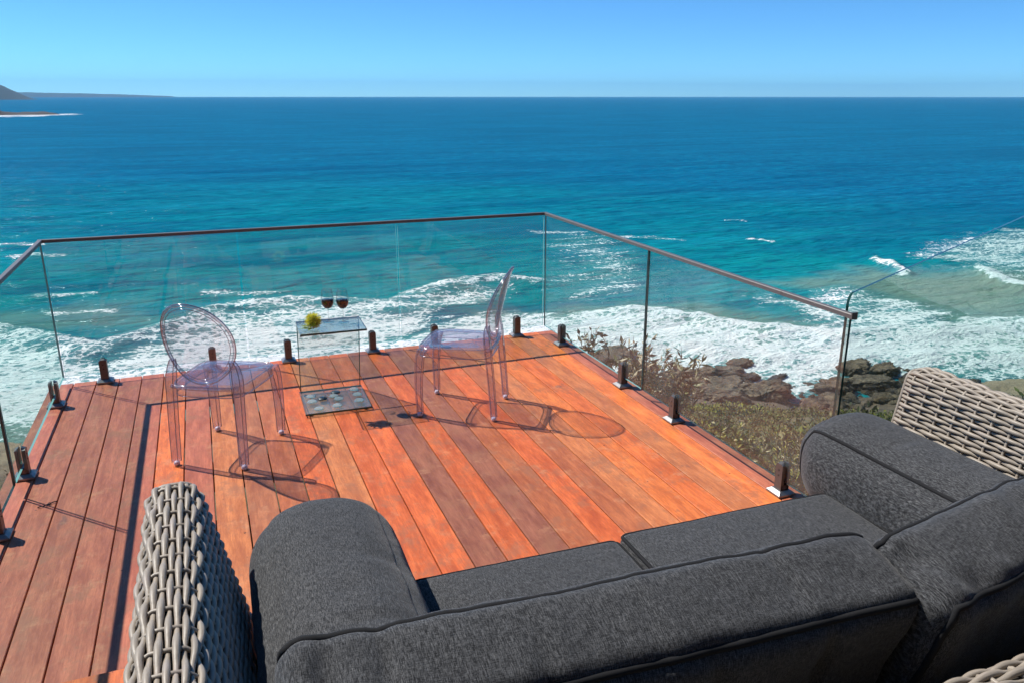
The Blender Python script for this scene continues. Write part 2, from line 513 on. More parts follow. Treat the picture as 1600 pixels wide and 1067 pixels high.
# swell ridge with its hollow front, just inside the breaking line
foam = np.zeros_like(X)
wx = X + 12 * (fbm(X / 6, Y / 6, 4, 41) - 0.5) ; wy = Y + 12 * (fbm(X / 6, Y / 6, 4, 57) - 0.5)
patch = fbm(X / 9, Y / 9, 4, 77)
for poly, soft, s in FOAM_AREAS:
    a_ = area(wx, wy, poly, soft) * s * (0.72 + 0.5 * patch)
    if poly[0] == BREAK_A[0]:                      # thin lace at the crest, thick froth left behind it
        a_ = a_ * (0.60 + 0.40 * sstep(1, 15, seg_dist(wx, wy, BREAK_A)))
    foam = np.maximum(foam, a_)
for pts, w, s in FOAM_LINES:
    dd = seg_dist(X + 5.0 * (fbm(X / 4, Y / 4, 4, 31) - 0.5), Y + 6.0 * (fbm(X / 4, Y / 4, 4, 35) - 0.5), pts)
    foam = np.maximum(foam, s * (1 - sstep(w * 0.35, w * 1.25, dd)))
# surf round the distant reef
rd = np.hypot((X - REEF[0]) / 150, (Y - REEF[1] + 50) / 130)
near_reef = 1 - sstep(0.55, 1.25, rd + 0.9 * (fbm(X / 28, Y / 34, 4, 8) - 0.5))
foam = np.maximum(foam, 1.5 * near_reef * sstep(0.40, 0.56, fbm(X / 40 + 3, Y / 26, 4, 18) + 0.10))
sand = np.zeros_like(X)
for poly, soft, s in SAND_AREAS:
    sand = np.maximum(sand, area(wx, wy, poly, soft) * s * (0.6 + 0.7 * fbm(X / 18, Y / 18, 3, 99)))
shoal = 1 - sstep(10, 340, d_shore + 60 * (fbm(X / 90, Y / 50, 3, 14) - 0.5))

def sea_mat():
    m, nt, b, out = new_mat('sea_water'); n = N(nt)
    pos = n('NewGeometry').outputs['Position']
    foam_a = n('Attribute', attribute_name='foam').outputs['Fac']
    sand_a = n('Attribute', attribute_name='sand').outputs['Fac']
    shoal_a = n('Attribute', attribute_name='shoal').outputs['Fac']
    p2 = n.mapping(pos, (1, 1, 0))
    # water body colour: clear deep blue offshore, turquoise over the pale shallows
    wide = n.noise(n.mapping(pos, (0.35, 1, 0)), 0.012, 4, 0.55)
    c = n.mix(n.rng(n.math('ADD', shoal_a, n.math('MULTIPLY', n.math('SUBTRACT', wide, 0.5), 0.35)), 0.0, 0.55),
              (0.0005, 0.112, 0.228, 1), (0.0005, 0.162, 0.225, 1))
    c = n.mix(n.rng(shoal_a, 0.55, 1.0), c, (0.0015, 0.205, 0.215, 1))
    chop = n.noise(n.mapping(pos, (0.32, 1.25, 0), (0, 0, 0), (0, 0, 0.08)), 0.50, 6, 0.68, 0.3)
    c = n.mix(n.math('MULTIPLY', n.rng(chop, 0.50, 0.38), 0.62), c, (0.0005, 0.060, 0.115, 1))  # wavelet shading painted into the colour, dark here and bright below
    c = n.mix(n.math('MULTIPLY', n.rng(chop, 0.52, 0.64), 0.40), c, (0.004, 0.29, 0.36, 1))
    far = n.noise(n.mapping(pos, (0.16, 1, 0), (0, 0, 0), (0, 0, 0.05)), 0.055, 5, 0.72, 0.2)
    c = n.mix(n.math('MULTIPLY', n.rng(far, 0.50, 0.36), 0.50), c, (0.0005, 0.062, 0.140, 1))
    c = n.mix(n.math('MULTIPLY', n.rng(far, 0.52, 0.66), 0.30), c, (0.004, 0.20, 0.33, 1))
    far2 = n.noise(n.mapping(pos, (0.55, 1, 0)), 0.011, 6, 0.75, 0.1)
    c = n.mix(n.math('MULTIPLY', n.rng(far2, 0.52, 0.38), 0.55), c, (0.0005, 0.084, 0.170, 1))
    c = n.mix(n.math('MULTIPLY', sand_a, 0.85), c, n.mix(chop, (0.09, 0.20, 0.16, 1), (0.27, 0.29, 0.20, 1)))
    # foam lace: cell walls thicken until they close where the foam is dense
    warp = n('TexNoise'); n.set(warp, 'Vector', p2); warp.inputs['Scale'].default_value = 1.1; warp.inputs['Detail'].default_value = 4
    wv = n('VectorMath', {0: p2, 1: n('VectorMath', {0: warp.outputs['Color'], 3: 1.5}, operation='SCALE').outputs[0]}, operation='ADD').outputs[0]
    v1 = n('TexVoronoi', feature='DISTANCE_TO_EDGE'); n.set(v1, 'Vector', n.mapping(wv, (0.8, 1, 1))); v1.inputs['Scale'].default_value = 0.85
    v2 = n('TexVoronoi', feature='DISTANCE_TO_EDGE'); n.set(v2, 'Vector', wv); v2.inputs['Scale'].default_value = 2.3
    fn = n.noise(wv, 1.5, 5, 0.75)
    crumb = n.noise(n.mapping(pos, (0.8, 1.2, 0)), 2.4, 4, 0.7)
    lace = n.math('MINIMUM', n.math('MULTIPLY', v1.outputs['Distance'], 2.0), n.math('MULTIPLY', n.math('ADD', v2.outputs['Distance'], 0.10), 2.6))
    lace = n.math('ADD', lace, n.math('MULTIPLY', n.math('SUBTRACT', fn, 0.5), 1.5))
    broad = n.noise(n.mapping(pos, (0.5, 1.5, 0), (0, 0, 0), (0, 0, -0.25)), 0.26, 5, 0.65, 0.3)
    lace = n.math('ADD', lace, n.math('MULTIPLY', n.math('SUBTRACT', broad, 0.5), 2.1))
    lace = n.math('ADD', lace, n.math('MULTIPLY', n.math('SUBTRACT', crumb, 0.5), 1.1))
    th = n.math('SUBTRACT', n.math('MULTIPLY', foam_a, 1.12), 0.44)
    f = n.rng(n.math('SUBTRACT', th, lace), -0.12, 0.20)
    f = n.math('MULTIPLY', f, n.rng(foam_a, 0.06, 0.30))
    # stray whitecaps offshore
    wc = n.noise(n.mapping(pos, (0.10, 0.42, 0)), 0.45, 5, 0.7)
    wc2 = n.noise(n.mapping(pos, (1, 1, 0)), 0.02, 2, 0.5)
    caps = n.math('MULTIPLY', n.rng(wc, 0.735, 0.79), n.rng(wc2, 0.42, 0.62))
    f = n.math('MAXIMUM', f, n.math('MULTIPLY', caps, 0.7))
    # thin milky froth under dense foam
    c = n.mix(n.math('MULTIPLY', n.rng(foam_a, 0.25, 0.95), 0.55), c, (0.32, 0.55, 0.52, 1))
    col = n.mix(f, c, (0.84, 0.86, 0.85, 1))
    # ripples
    r1 = n.noise(n.mapping(pos, (0.5, 1.4, 0), (0, 0, 0), (0, 0, 0.12)), 0.16, 4, 0.62, 0.3)
    r2 = n.noise(n.mapping(pos, (0.6, 1.3, 0), (0, 0, 0), (0, 0, -0.2)), 0.9, 4, 0.6)
    h = n.math('ADD', n.math('MULTIPLY', r1, 2.2), n.math('MULTIPLY', r2, 0.42))
    h = n.math('ADD', h, n.math('MULTIPLY', n.math('MULTIPLY', foam_a, crumb), 0.7))
    bn = n('Bump', {'Height': h, 'Strength': 0.85, 'Distance': 1.0})
    # wave slopes keep the grazing reflectance of open water low
    nt.nodes.remove(b)
    lw = n('LayerWeight', {'Normal': bn.outputs[0]}); lw.inputs['Blend'].default_value = 0.5
    fr = n.math('ADD', 0.018, n.math('MULTIPLY', 0.13, n.math('POWER', lw.outputs['Facing'], 4.0)))
    fr = n.math('MULTIPLY', fr, n.math('SUBTRACT', 1.0, f))
    df = n('BsdfDiffuse', {'Color': col, 'Normal': bn.outputs[0]})
    gl = n('BsdfGlossy', {'Color': (0.7, 0.9, 1.0, 1), 'Roughness': 0.14, 'Normal': bn.outputs[0]})
    nt.links.new(n('MixShader', {0: fr, 1: df.outputs[0], 2: gl.outputs[0]}).outputs[0], out.inputs['Surface'])
    return m
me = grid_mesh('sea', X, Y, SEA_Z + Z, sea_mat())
for nm, arr in (('foam', foam), ('sand', sand), ('shoal', shoal)):
    at = me.attributes.new(nm, 'FLOAT', 'POINT')
    at.data.foreach_set('value', arr.astype(np.float32).ravel())
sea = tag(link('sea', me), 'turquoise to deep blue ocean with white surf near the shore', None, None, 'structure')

# ------------------------------------------------------------------ far land
M_FOREST = simple('forested_land', (0.018, 0.034, 0.034), 0.9, 0, 0.35, 0.01)
M_REEF = simple('dark_reef_rock', (0.042, 0.034, 0.030), 0.9, 0, 0.5, 0.06)
def ridge(name, p0, p1, prof, depth, mat, seed, rough):
    """a long landform between two points; prof(t) gives its height"""
    n, mrow = 90, 14
    p0 = np.array(p0, float); p1 = np.array(p1, float)
    al = (p1 - p0); ln = np.linalg.norm(al); al /= ln; nr = np.array([-al[1], al[0]])
    T, S = np.meshgrid(np.linspace(0, 1, n), np.linspace(-1, 1, mrow))
    hh = np.interp(T, *zip(*prof))
    hz = hh * (1 - S ** 2) * (1 + rough * (fbm(T * 22, S * 3 + 5, 4, seed) - 0.5) * 2)
    X = p0[0] + al[0] * T * ln + nr[0] * S * depth; Y = p0[1] + al[1] * T * ln + nr[1] * S * depth
    return link(name, grid_mesh(name, X, Y, SEA_Z - 1 + hz, mat))
tag(ridge('headland', (-3600, 7000), (-1290, 7900), [(0, 330), (0.5, 300), (0.8, 205), (0.918, 128), (0.965, 62), (1, 1)], 500, M_FOREST, 3, 0.10),
    'blue grey forested headland on the horizon at far left', None, None, 'structure')
tag(ridge('far_coast', (-6000, 17900), (-450, 19300), [(0, 130), (0.3, 112), (0.55, 90), (0.8, 62), (1, 22)], 500, M_FOREST, 5, 0.08),
    'pale strip of distant coast along the horizon', None, None, 'structure')
tag(ridge('reef_point', (-620, 1500), (-205, 1560), [(0, 22), (0.3, 20), (0.66, 14), (0.76, 12), (0.80, 6), (0.86, 4.5), (0.92, 7), (0.97, 3.5), (1, 0)], 30, M_REEF, 7, 0.5),
    'low dark rocky point ringed by white surf at far left', None, None, 'structure')

# ------------------------------------------------------------------ deck
DX0, DX1, DY1, NB = -1.118, 2.648, 5.93, 26
PITCH = (DX1 - DX0) / NB
ORANGE = [(0.70, 0.165, 0.042), (0.77, 0.200, 0.050), (0.63, 0.135, 0.038)]
TAN = [(0.57, 0.185, 0.066), (0.48, 0.140, 0.054)]
DULL = [(0.38, 0.130, 0.062), (0.33, 0.115, 0.066), (0.42, 0.140, 0.062)]
MAROON = [(0.47, 0.135, 0.072), (0.50, 0.150, 0.078)]
seq = 'MMMMMOMTDTOTOODODTOTTOOTOM'
pal = {'O': ORANGE, 'T': TAN, 'D': DULL, 'M': MAROON}
deck = empty('deck', (0, 0, 0))
tag(deck, 'oiled red hardwood deck of long planks overlooking the sea', None, None, 'structure')

def plank_mesh(w, l, h=0.022):
    mb = MB(); mb.box((-w / 2, 0, -h), (w / 2, l, 0), 0, 0.0025)
    return mb.mesh('plank', M_WOOD)
W_PL = PITCH - 0.0055
pm = plank_mesh(W_PL, DY1 + 1.2)
for i in range(NB):
    o = link('plank', pm, None, deck)
    o.location = (DX0 + PITCH * (i + 0.5), -1.2, random.uniform(-0.0012, 0.0008))
    o.rotation_euler = (0, random.uniform(-0.003, 0.003), 0)
    c = random.choice(pal[seq[i]]); k = random.uniform(0.92, 1.08)
    o.color = (c[0] * k, c[1] * k, c[2] * k, 1)
# the deck widens beyond the rail's end, its edge running off at an angle
P0 = Vector((2.593, 2.636)); PD = Vector((0.90, 0.434)).normalized()
for i in range(4):
    x = DX1 + PITCH * (i + 0.5)
    ya = 2.60 + (x - W_PL / 2 - P0.x) * PD.y / PD.x; yb = 2.60 + (x + W_PL / 2 - P0.x) * PD.y / PD.x
    mb = MB(); mb.prism([(-W_PL / 2, -1.2), (W_PL / 2, -1.2), (W_PL / 2, yb), (-W_PL / 2, ya)], -0.022, 0)
    o = mb.build('plank', M_WOOD, deck); o.location = (x, 0, 0)
    c = random.choice(pal[random.choice('OTDM')]); o.color = (*c, 1)
for i in range(10):                                         # and on the left, behind the frame edge
    o = link('plank', plank_mesh(W_PL, 3.0), None, deck)
    o.location = (DX0 - PITCH * (i + 0.5), -1.2, 0); o.color = (*random.choice(MAROON), 1)
def timber(name, a, b, col=(0.22, 0.06, 0.035), parent=deck):
    mb = MB(); mb.box(a, b, 0, 0.003); o = mb.build(name, M_WOOD, parent); o.color = (*col, 1); return o
timber('fascia', (DX0 + 0.012, DY1 - 0.045, -0.22), (DX1 - 0.012, DY1 - 0.010, -0.0225))
timber('fascia', (DX1 - 0.045, 2.66, -0.22), (DX1 - 0.010, DY1 - 0.050, -0.0225))
timber('fascia', (DX0 + 0.010, -1.2, -0.22), (DX0 + 0.045, DY1 - 0.050, -0.0225))
for k in range(9):
    timber('joist', (DX0 + 0.05, 0.2 + k * 0.68, -0.19), (DX1 - 0.05, 0.245 + k * 0.68, -0.0225), (0.05, 0.03, 0.02))
for x in (DX0 + 0.2, DX1 - 0.25):
    for y in (2.6, 5.6):
        timber('support_post', (x, y, -6.5), (x + 0.12, y + 0.12, -0.225), (0.12, 0.06, 0.04))
# low cross board beside the sofa
o = timber('threshold_board', (-0.625, 2.36, 0.004), (-0.30, 2.60, 0.030), ORANGE[0])

# ------------------------------------------------------------------ balustrade
GX0, GX1, GY = -1.02, 2.545, 5.88
GT, GZ0, GZ1 = 0.006, 0.07, 0.985            # half thickness, bottom, top
bal = empty('glass_balustrade', (0.76, GY, 0))
tag(bal, 'frameless clear glass balustrade with thin bronze top rail round the deck', 'balustrade')
def bl(p): return (p[0] - 0.76, p[1] - GY, p[2])

def pane(p, q, z0, z1, parent, name='glass_pane', off=(0, 0, 0), edge=M_GLASS_EDGE):
    p = Vector((p[0], p[1], 0)); q = Vector((q[0], q[1], 0)); d = (q - p).normalized(); s = Vector((-d.y, d.x, 0)) * GT
    mb = MB()
    c = [p - s, q - s, q + s, p + s]
    v = [(a.x - off[0], a.y - off[1], z0) for a in c] + [(a.x - off[0], a.y - off[1], z1) for a in c]
    mb.add(v, [(0, 1, 5, 4), (2, 3, 7, 6)], 0)
    mb.add(v, [(3, 2, 1, 0), (4, 5, 6, 7), (1, 2, 6, 5), (3, 0, 4, 7)], 1)
    return mb.build(name, [M_GLASS, edge], parent)
OFF = (0.76, GY)
PALE = M_GLASS_EDGE_PALE
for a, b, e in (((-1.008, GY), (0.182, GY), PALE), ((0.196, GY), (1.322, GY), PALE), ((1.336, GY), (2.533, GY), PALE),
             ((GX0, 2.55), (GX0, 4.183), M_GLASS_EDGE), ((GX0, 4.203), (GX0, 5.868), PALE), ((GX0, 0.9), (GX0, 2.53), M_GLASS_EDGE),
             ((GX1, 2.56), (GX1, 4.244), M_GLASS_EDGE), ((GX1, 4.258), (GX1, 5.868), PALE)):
    pane(a, b, GZ0, GZ1, bal, off=OFF, edge=e)

RH, RW = 0.0105, 0.0135
def rail(a, b):
    a = Vector(a); b = Vector(b); d = (b - a).normalized(); s = Vector((-d.y, d.x)) * RW
    mb = MB()
    prof = [(-1, -RH), (-1, RH * 0.75), (-0.8, RH), (0.8, RH), (1, RH * 0.75), (1, -RH)]
    v = []
    for e in (a, b):
        for t, z in prof: v.append((e.x + s.x * t - OFF[0], e.y + s.y * t - OFF[1], GZ1 + RH + 0.0015 + z))
    n = len(prof)
    f = [(i, (i + 1) % n, n + (i + 1) % n, n + i) for i in range(n)] + [tuple(range(n - 1, -1, -1)), tuple(range(n, 2 * n))]
    mb.add(v, f)
    return mb.build('top_rail', M_RAIL, bal)
rail((GX0 - RW, GY), (GX1 + RW, GY))
rail((GX0, 0.9), (GX0, GY - RW - 0.001))
rail((GX1, GY - RW - 0.001), (GX1, 2.998)); rail((GX1, 2.996), (GX1, 2.545))
mb = MB(); mb.box(bl((GX1 - 0.0155, 2.538, GZ1 - 0.001)), bl((GX1 + 0.0155, 2.5445, GZ1 + 0.030)))
mb.build('rail_end_cap', M_RAIL, bal)

def spigot_meshes():
    # post: two cheeks either side of the pane on a solid foot, tops chamfered; pane runs along local X
    mb = MB()
    w, t, g, h = 0.0245, 0.0245, 0.0068, 0.152
    for s in (-1, 1):
        poly = [(-w, 0.0), (w, 0.0), (w, h - 0.014), (w - 0.013, h), (-w + 0.013, h), (-w, h - 0.014)]
        y0, y1 = (g, t) if s > 0 else (-t, -g)
        n = len(poly)
        top_in = 0.008
        v = []
        for x, z in poly: v.append((x, y0 if s > 0 else y1, z + 0.018))
        for x, z in poly:
            yy = (y1 if s > 0 else y0); v.append((x, yy, (z if z < h - 0.001 else z - top_in) + 0.018))
        f = [tuple(range(n)), tuple(range(2 * n - 1, n - 1, -1))] + [(i, n + i, n + (i + 1) % n, (i + 1) % n) for i in range(n)]
        if s < 0: f = [tuple(reversed(q)) for q in f]
        mb.add(v, f)
    mb.box((-w, -t + 0.0005, 0.010), (w, t - 0.0005, 0.050))
    post = mb.mesh('spigot', M_SPIGOT)
    mb = MB()
    a, bb = 0.050, 0.032
    v = [(-a,-a,0.0),(a,-a,0.0),(a,a,0.0),(-a,a,0.0),(-a,-a,0.010),(a,-a,0.010),(a,a,0.010),(-a,a,0.010),(-bb,-bb,0.024),(bb,-bb,0.024),(bb,bb,0.024),(-bb,bb,0.024)]
    f = [(3,2,1,0),(0,1,5,4),(1,2,6,5),(2,3,7,6),(3,0,4,7),(4,5,9,8),(5,6,10,9),(6,7,11,10),(7,4,8,11),(8,9,10,11)]
    mb.add(v, f); base = mb.mesh('base_plate', M_SPIGOT_BASE)
    mb = MB()
    for z in (0.10, 0.128):
        mb.tube([(0, -0.0235, z), (0, -0.0262, z)], 0.0042, 8)
    screw = mb.mesh('grub_screw', M_SCREW)
    return post, base, screw
SP = spigot_meshes()
def spigot(x, y, rz, parent, off):
    o = link('spigot', SP[0], None, parent, (x - off[0], y - off[1], 0.003), rz)
    link('base_plate', SP[1], None, o); link('grub_screw', SP[2], None, o)
for x in (-0.769, -0.06, 0.468, 1.102, 1.598, 2.301): spigot(x, GY, 0, bal, OFF)
for y in (5.521, 4.513, 3.861, 2.869): spigot(GX1, y, R(-90), bal, OFF)
for y in (5.491, 4.423, 3.785, 2.95, 2.2, 1.3): spigot(GX0, y, R(90), bal, OFF)

# separate unrailed screen running off to the right
scr = empty('glass_screen', (P0.x, P0.y, 0))
tag(scr, 'clear unrailed glass screen with rounded corner behind the right wicker arm', 'glass screen')
d = PD; s = Vector((-d.y, d.x)) * GT
prof = [(0, -0.75)] + [(5.2, -0.75), (5.2, 1.07)]
r = 0.05
for k in range(7):
    an = math.pi / 2 + k * math.pi / 12
    prof.append((r + r * math.cos(an), 1.07 - r + r * math.sin(an)))
n = len(prof)
v = [(d.x * u - s.x, d.y * u - s.y, z) for u, z in prof] + [(d.x * u + s.x, d.y * u + s.y, z) for u, z in prof]
mb = MB()
mb.add(v, [tuple(range(n)), tuple(range(2 * n - 1, n - 1, -1))], 0)
mb.add(v, [(i, n + i, n + (i + 1) % n, (i + 1) % n) for i in range(n)], 1)
mb.build('glass_pane', [M_GLASS, M_GLASS_EDGE], scr)
for u in (0.12, 0.48):                                     # side-fixed on standoff pins through the deck edge
    q = PD * u; nn = Vector((PD.y, -PD.x))
    for z in (-0.05, -0.15):
        mb = MB(); mb.tube([(q.x + nn.x * 0.006, q.y + nn.y * 0.006, z), (q.x + nn.x * 0.045, q.y + nn.y * 0.045, z)], 0.019, 14)
        mb.build('standoff', M_SPIGOT_BASE, scr)

# ------------------------------------------------------------------ glass side table
tb = empty('side_table', (0.657, 4.91, 0.0), R(-1.5))
tag(tb, 'low clear glass side table holding wine between the chairs', 'side table')
def sheet(poly, z0, z1):
    mb = MB(); n = len(poly)
    v = [(x, y, z0) for x, y in poly] + [(x, y, z1) for x, y in poly]
    mb.add(v, [tuple(range(n - 1, -1, -1)), tuple(range(n, 2 * n))], 0)
    mb.add(v, [(i, (i + 1) % n, n + (i + 1) % n, n + i) for i in range(n)], 1)
    return mb
M_TEDGE = simple('table_glass_edge', (0.02, 0.10, 0.085), 0.15, 0, 0.3, 8)
sheet([(-0.20, -0.205), (0.20, -0.205), (0.20, 0.10), (-0.20, 0.10)], 0.523, 0.535).build('table_top', [M_TABLE, M_TEDGE], tb)
sheet([(-0.205, -0.20), (0.205, -0.20), (0.205, 0.215), (-0.205, 0.215)], 0.012, 0.024).build('base', [M_TABLE, M_TEDGE], tb)
mb = MB(); M_CL2 = clear_mat('panel_glass', (0.93, 0.965, 0.96), (0.5, 0.7, 0.68), veil=0.13)
v = [(-0.195, 0.205, 0.025), (0.195, 0.205, 0.025), (0.195, 0.215, 0.025), (-0.195, 0.215, 0.025), (-0.195, 0.085, 0.522), (0.195, 0.085, 0.522), (0.195, 0.095, 0.522), (-0.195, 0.095, 0.522)]
mb.add(v, [(0, 1, 5, 4), (2, 3, 7, 6)], 0); mb.add(v, [(3, 2, 1, 0), (4, 5, 6, 7), (1, 2, 6, 5), (3, 0, 4, 7)], 1)
bp = mb.build('back_panel', [M_CL2, M_TEDGE], tb)
for x in (-0.195, 0.195):
    mb = MB(); mb.tube([(x, 0.203, 0.026), (x, 0.083, 0.521)], 0.0030, 6); mb.build('polished_edge', M_TEDGE, bp, True)
M_DISC = clear_mat('glass_dome', (0.80, 0.90, 0.90), (0.35, 0.5, 0.5), f0=0.08, veil=0.45)
M_DISC_D = simple('dark_disc', (0.04, 0.055, 0.07), 0.35, 0, 0.3, 40)
mb = MB(); mb.lathe([(0.0001, 0.0245), (0.031, 0.0245), (0.032, 0.027), (0.025, 0.033), (0.0001, 0.0345)], 18); disc = mb.mesh('disc', M_DISC, True)
mb = MB(); mb.lathe([(0.0001, 0.0245), (0.031, 0.0245), (0.032, 0.027), (0.025, 0.033), (0.0001, 0.0345)], 18); disc_d = mb.mesh('disc', M_DISC_D, True)
for x, y, dk in ((-0.14, 0.10, 0), (-0.145, 0.0, 0), (-0.115, -0.135, 0), (-0.075, 0.035, 1), (0.02, 0.12, 1), (0.0, 0.055, 0), (0.025, -0.005, 0), (0.0, -0.12, 0), (0.145, 0.14, 0), (0.15, 0.035, 0), (0.145, -0.075, 0)):
    link('disc', disc_d if dk else disc, None, tb, (x, y, 0), random.random() * 3)
for x in (-0.17, 0.17):
    for y in (-0.17, 0.18):
        mb = MB(); mb.tube([(x, y, 0.0005), (x, y, 0.0118)], 0.011, 12); mb.build('rubber_foot', M_SCREW, tb)

def wine_glass(loc, label, rz):
    g = empty('wine_glass', loc, rz); g.scale = (1.0, 1.0, 1.10); tag(g, label, 'wine glass', 'wine glasses on the glass table')
    mb = MB(); mb.lathe([(0.0001, 0.0008), (0.033, 0.0008), (0.0335, 0.0018), (0.012, 0.0045), (0.0042, 0.009)], 28); mb.build('foot', M_WINEGLASS, g, True)
    mb = MB(); mb.lathe([(0.0040, 0.009), (0.0034, 0.04), (0.0036, 0.072), (0.006, 0.079)], 12); mb.build('stem', M_WINEGLASS, g, True)
    outer = [(0.006, 0.079), (0.020, 0.085), (0.032, 0.098), (0.0385, 0.116), (0.0395, 0.130), (0.037, 0.155), (0.0325, 0.180), (0.0305, 0.192)]
    inner = [(r - 0.0012, z + (0.0012 if k == 0 else 0)) for k, (r, z) in enumerate(outer)]
    mb = MB(); mb.lathe(outer + list(reversed(inner))[:1], 32); mb.build('bowl', M_WINEGLASS, g, True)
    w = [(0.0001, 0.0825), (0.010, 0.0835), (0.0185, 0.0865), (0.0300, 0.0990), (0.0362, 0.1160), (0.0372, 0.1290), (0.0366, 0.1340), (0.0001, 0.1340)]
    mb = MB(); mb.lathe(w, 32); mb.build('wine', M_WINE, g, True)
    mb = MB(); mb.tube([(0.0305 * math.cos(t), 0.0305 * math.sin(t), 0.192) for t in np.linspace(0, 2 * math.pi, 33)[:-1]], 0.0011, 6, True); mb.build('rim', M_RIM, g, True)
wine_glass((0.655, 4.925, 0.5355), 'stemmed glass of red wine nearer the yellow flower', 0.2)
wine_glass((0.742, 4.890, 0.5355), 'stemmed glass of red wine farther from the yellow flower', 1.1)

# fluffy yellow flower head
fl = empty('flower', (0.545, 4.800, 0.5355)); tag(fl, 'fuzzy yellow green flower head lying on the glass table', 'flower')
M_PETAL = simple('yellow_bristles', (0.88, 0.80, 0.06), 0.6, 0, 0.25, 60)
M_FCORE = simple('green_flower_core', (0.20, 0.22, 0.03), 0.8, 0, 0.3, 60)
M_LEAF_F = simple('grey_green_leaf', (0.16, 0.22, 0.04), 0.6, 0, 0.4, 50)
mb = MB(); rr = 0.034
mb.lathe([(max(0.0001, rr * math.sin(a)), 0.053 - rr * math.cos(a)) for a in np.linspace(0, math.pi, 10)], 16); mb.build('core', M_FCORE, fl, True)
mb = MB()
for k in range(900):
    dv = Vector(rng.normal(size=3)).normalized(); 
    side = dv.cross(Vector(rng.normal(size=3))).normalized() * 0.0012
    c = Vector((0, 0, 0.053)); L = random.uniform(0.046, 0.055); b = Vector(rng.normal(size=3)) * 0.004
    p1 = c + dv * 0.031; p2 = c + dv * L + b
    if p2.z < 0.002: p2.z = 0.002
    mb.add([p1 - side, p1 + side, p2 + side * 0.5, p2 - side * 0.5], [(0, 1, 2, 3)])
mb.build('bristles', M_PETAL, fl)['kind'] = 'stuff'
def leaf_shape(mb, base, d, up, L, w):
    d = d.normalized(); s = d.cross(up).normalized() * w; up = s.cross(d).normalized()
    mb.add([base, base + d * L * 0.4 - s + up * w * 0.3, base + d * L * 0.4 + s + up * w * 0.3, base + d * L, base + d * L * 0.45],
           [(0, 4, 1), (0, 2, 4), (1, 4, 3), (4, 2, 3)])
for k in range(7):
    a = R(150 + k * 22); mb = MB()
    leaf_shape(mb, Vector((math.cos(a) * 0.02, math.sin(a) * 0.02, 0.012)), Vector((math.cos(a), math.sin(a), random.uniform(-0.05, 0.35))), Vector((0, 0, 1)), random.uniform(0.06, 0.095), 0.014)
    mb.build('leaf', M_LEAF_F, fl)

# ------------------------------------------------------------------ clear chairs
def smooth_path(pts, n):
    """Catmull-Rom through pts"""
    P = [Vector(p) for p in pts]; P = [P[0] * 2 - P[1]] + P + [P[-1] * 2 - P[-2]]
    out = []
    segs = len(P) - 3
    for k in range(n):
        t = k / (n - 1) * segs; i = min(int(t), segs - 1); t -= i
        a, b, c, d = P[i:i + 4]
        out.append(0.5 * ((2 * b) + (c - a) * t + (2 * a - 5 * b + 4 * c - d) * t * t + (3 * b - a - 3 * c + d) * t ** 3))
    return out

OC, OH, OW = 0.690, 0.222, 0.190
def back_pt(u, w):
    """point on the oval back: u across, w up (both -1..1 scaled to the oval)"""
    z = OC + OH * w
    y = -0.222 - 0.105 * max(0.0, (w + 1) / 2) ** 1.25 + 0.050 * u * u
    return Vector((OW * u, y, z))

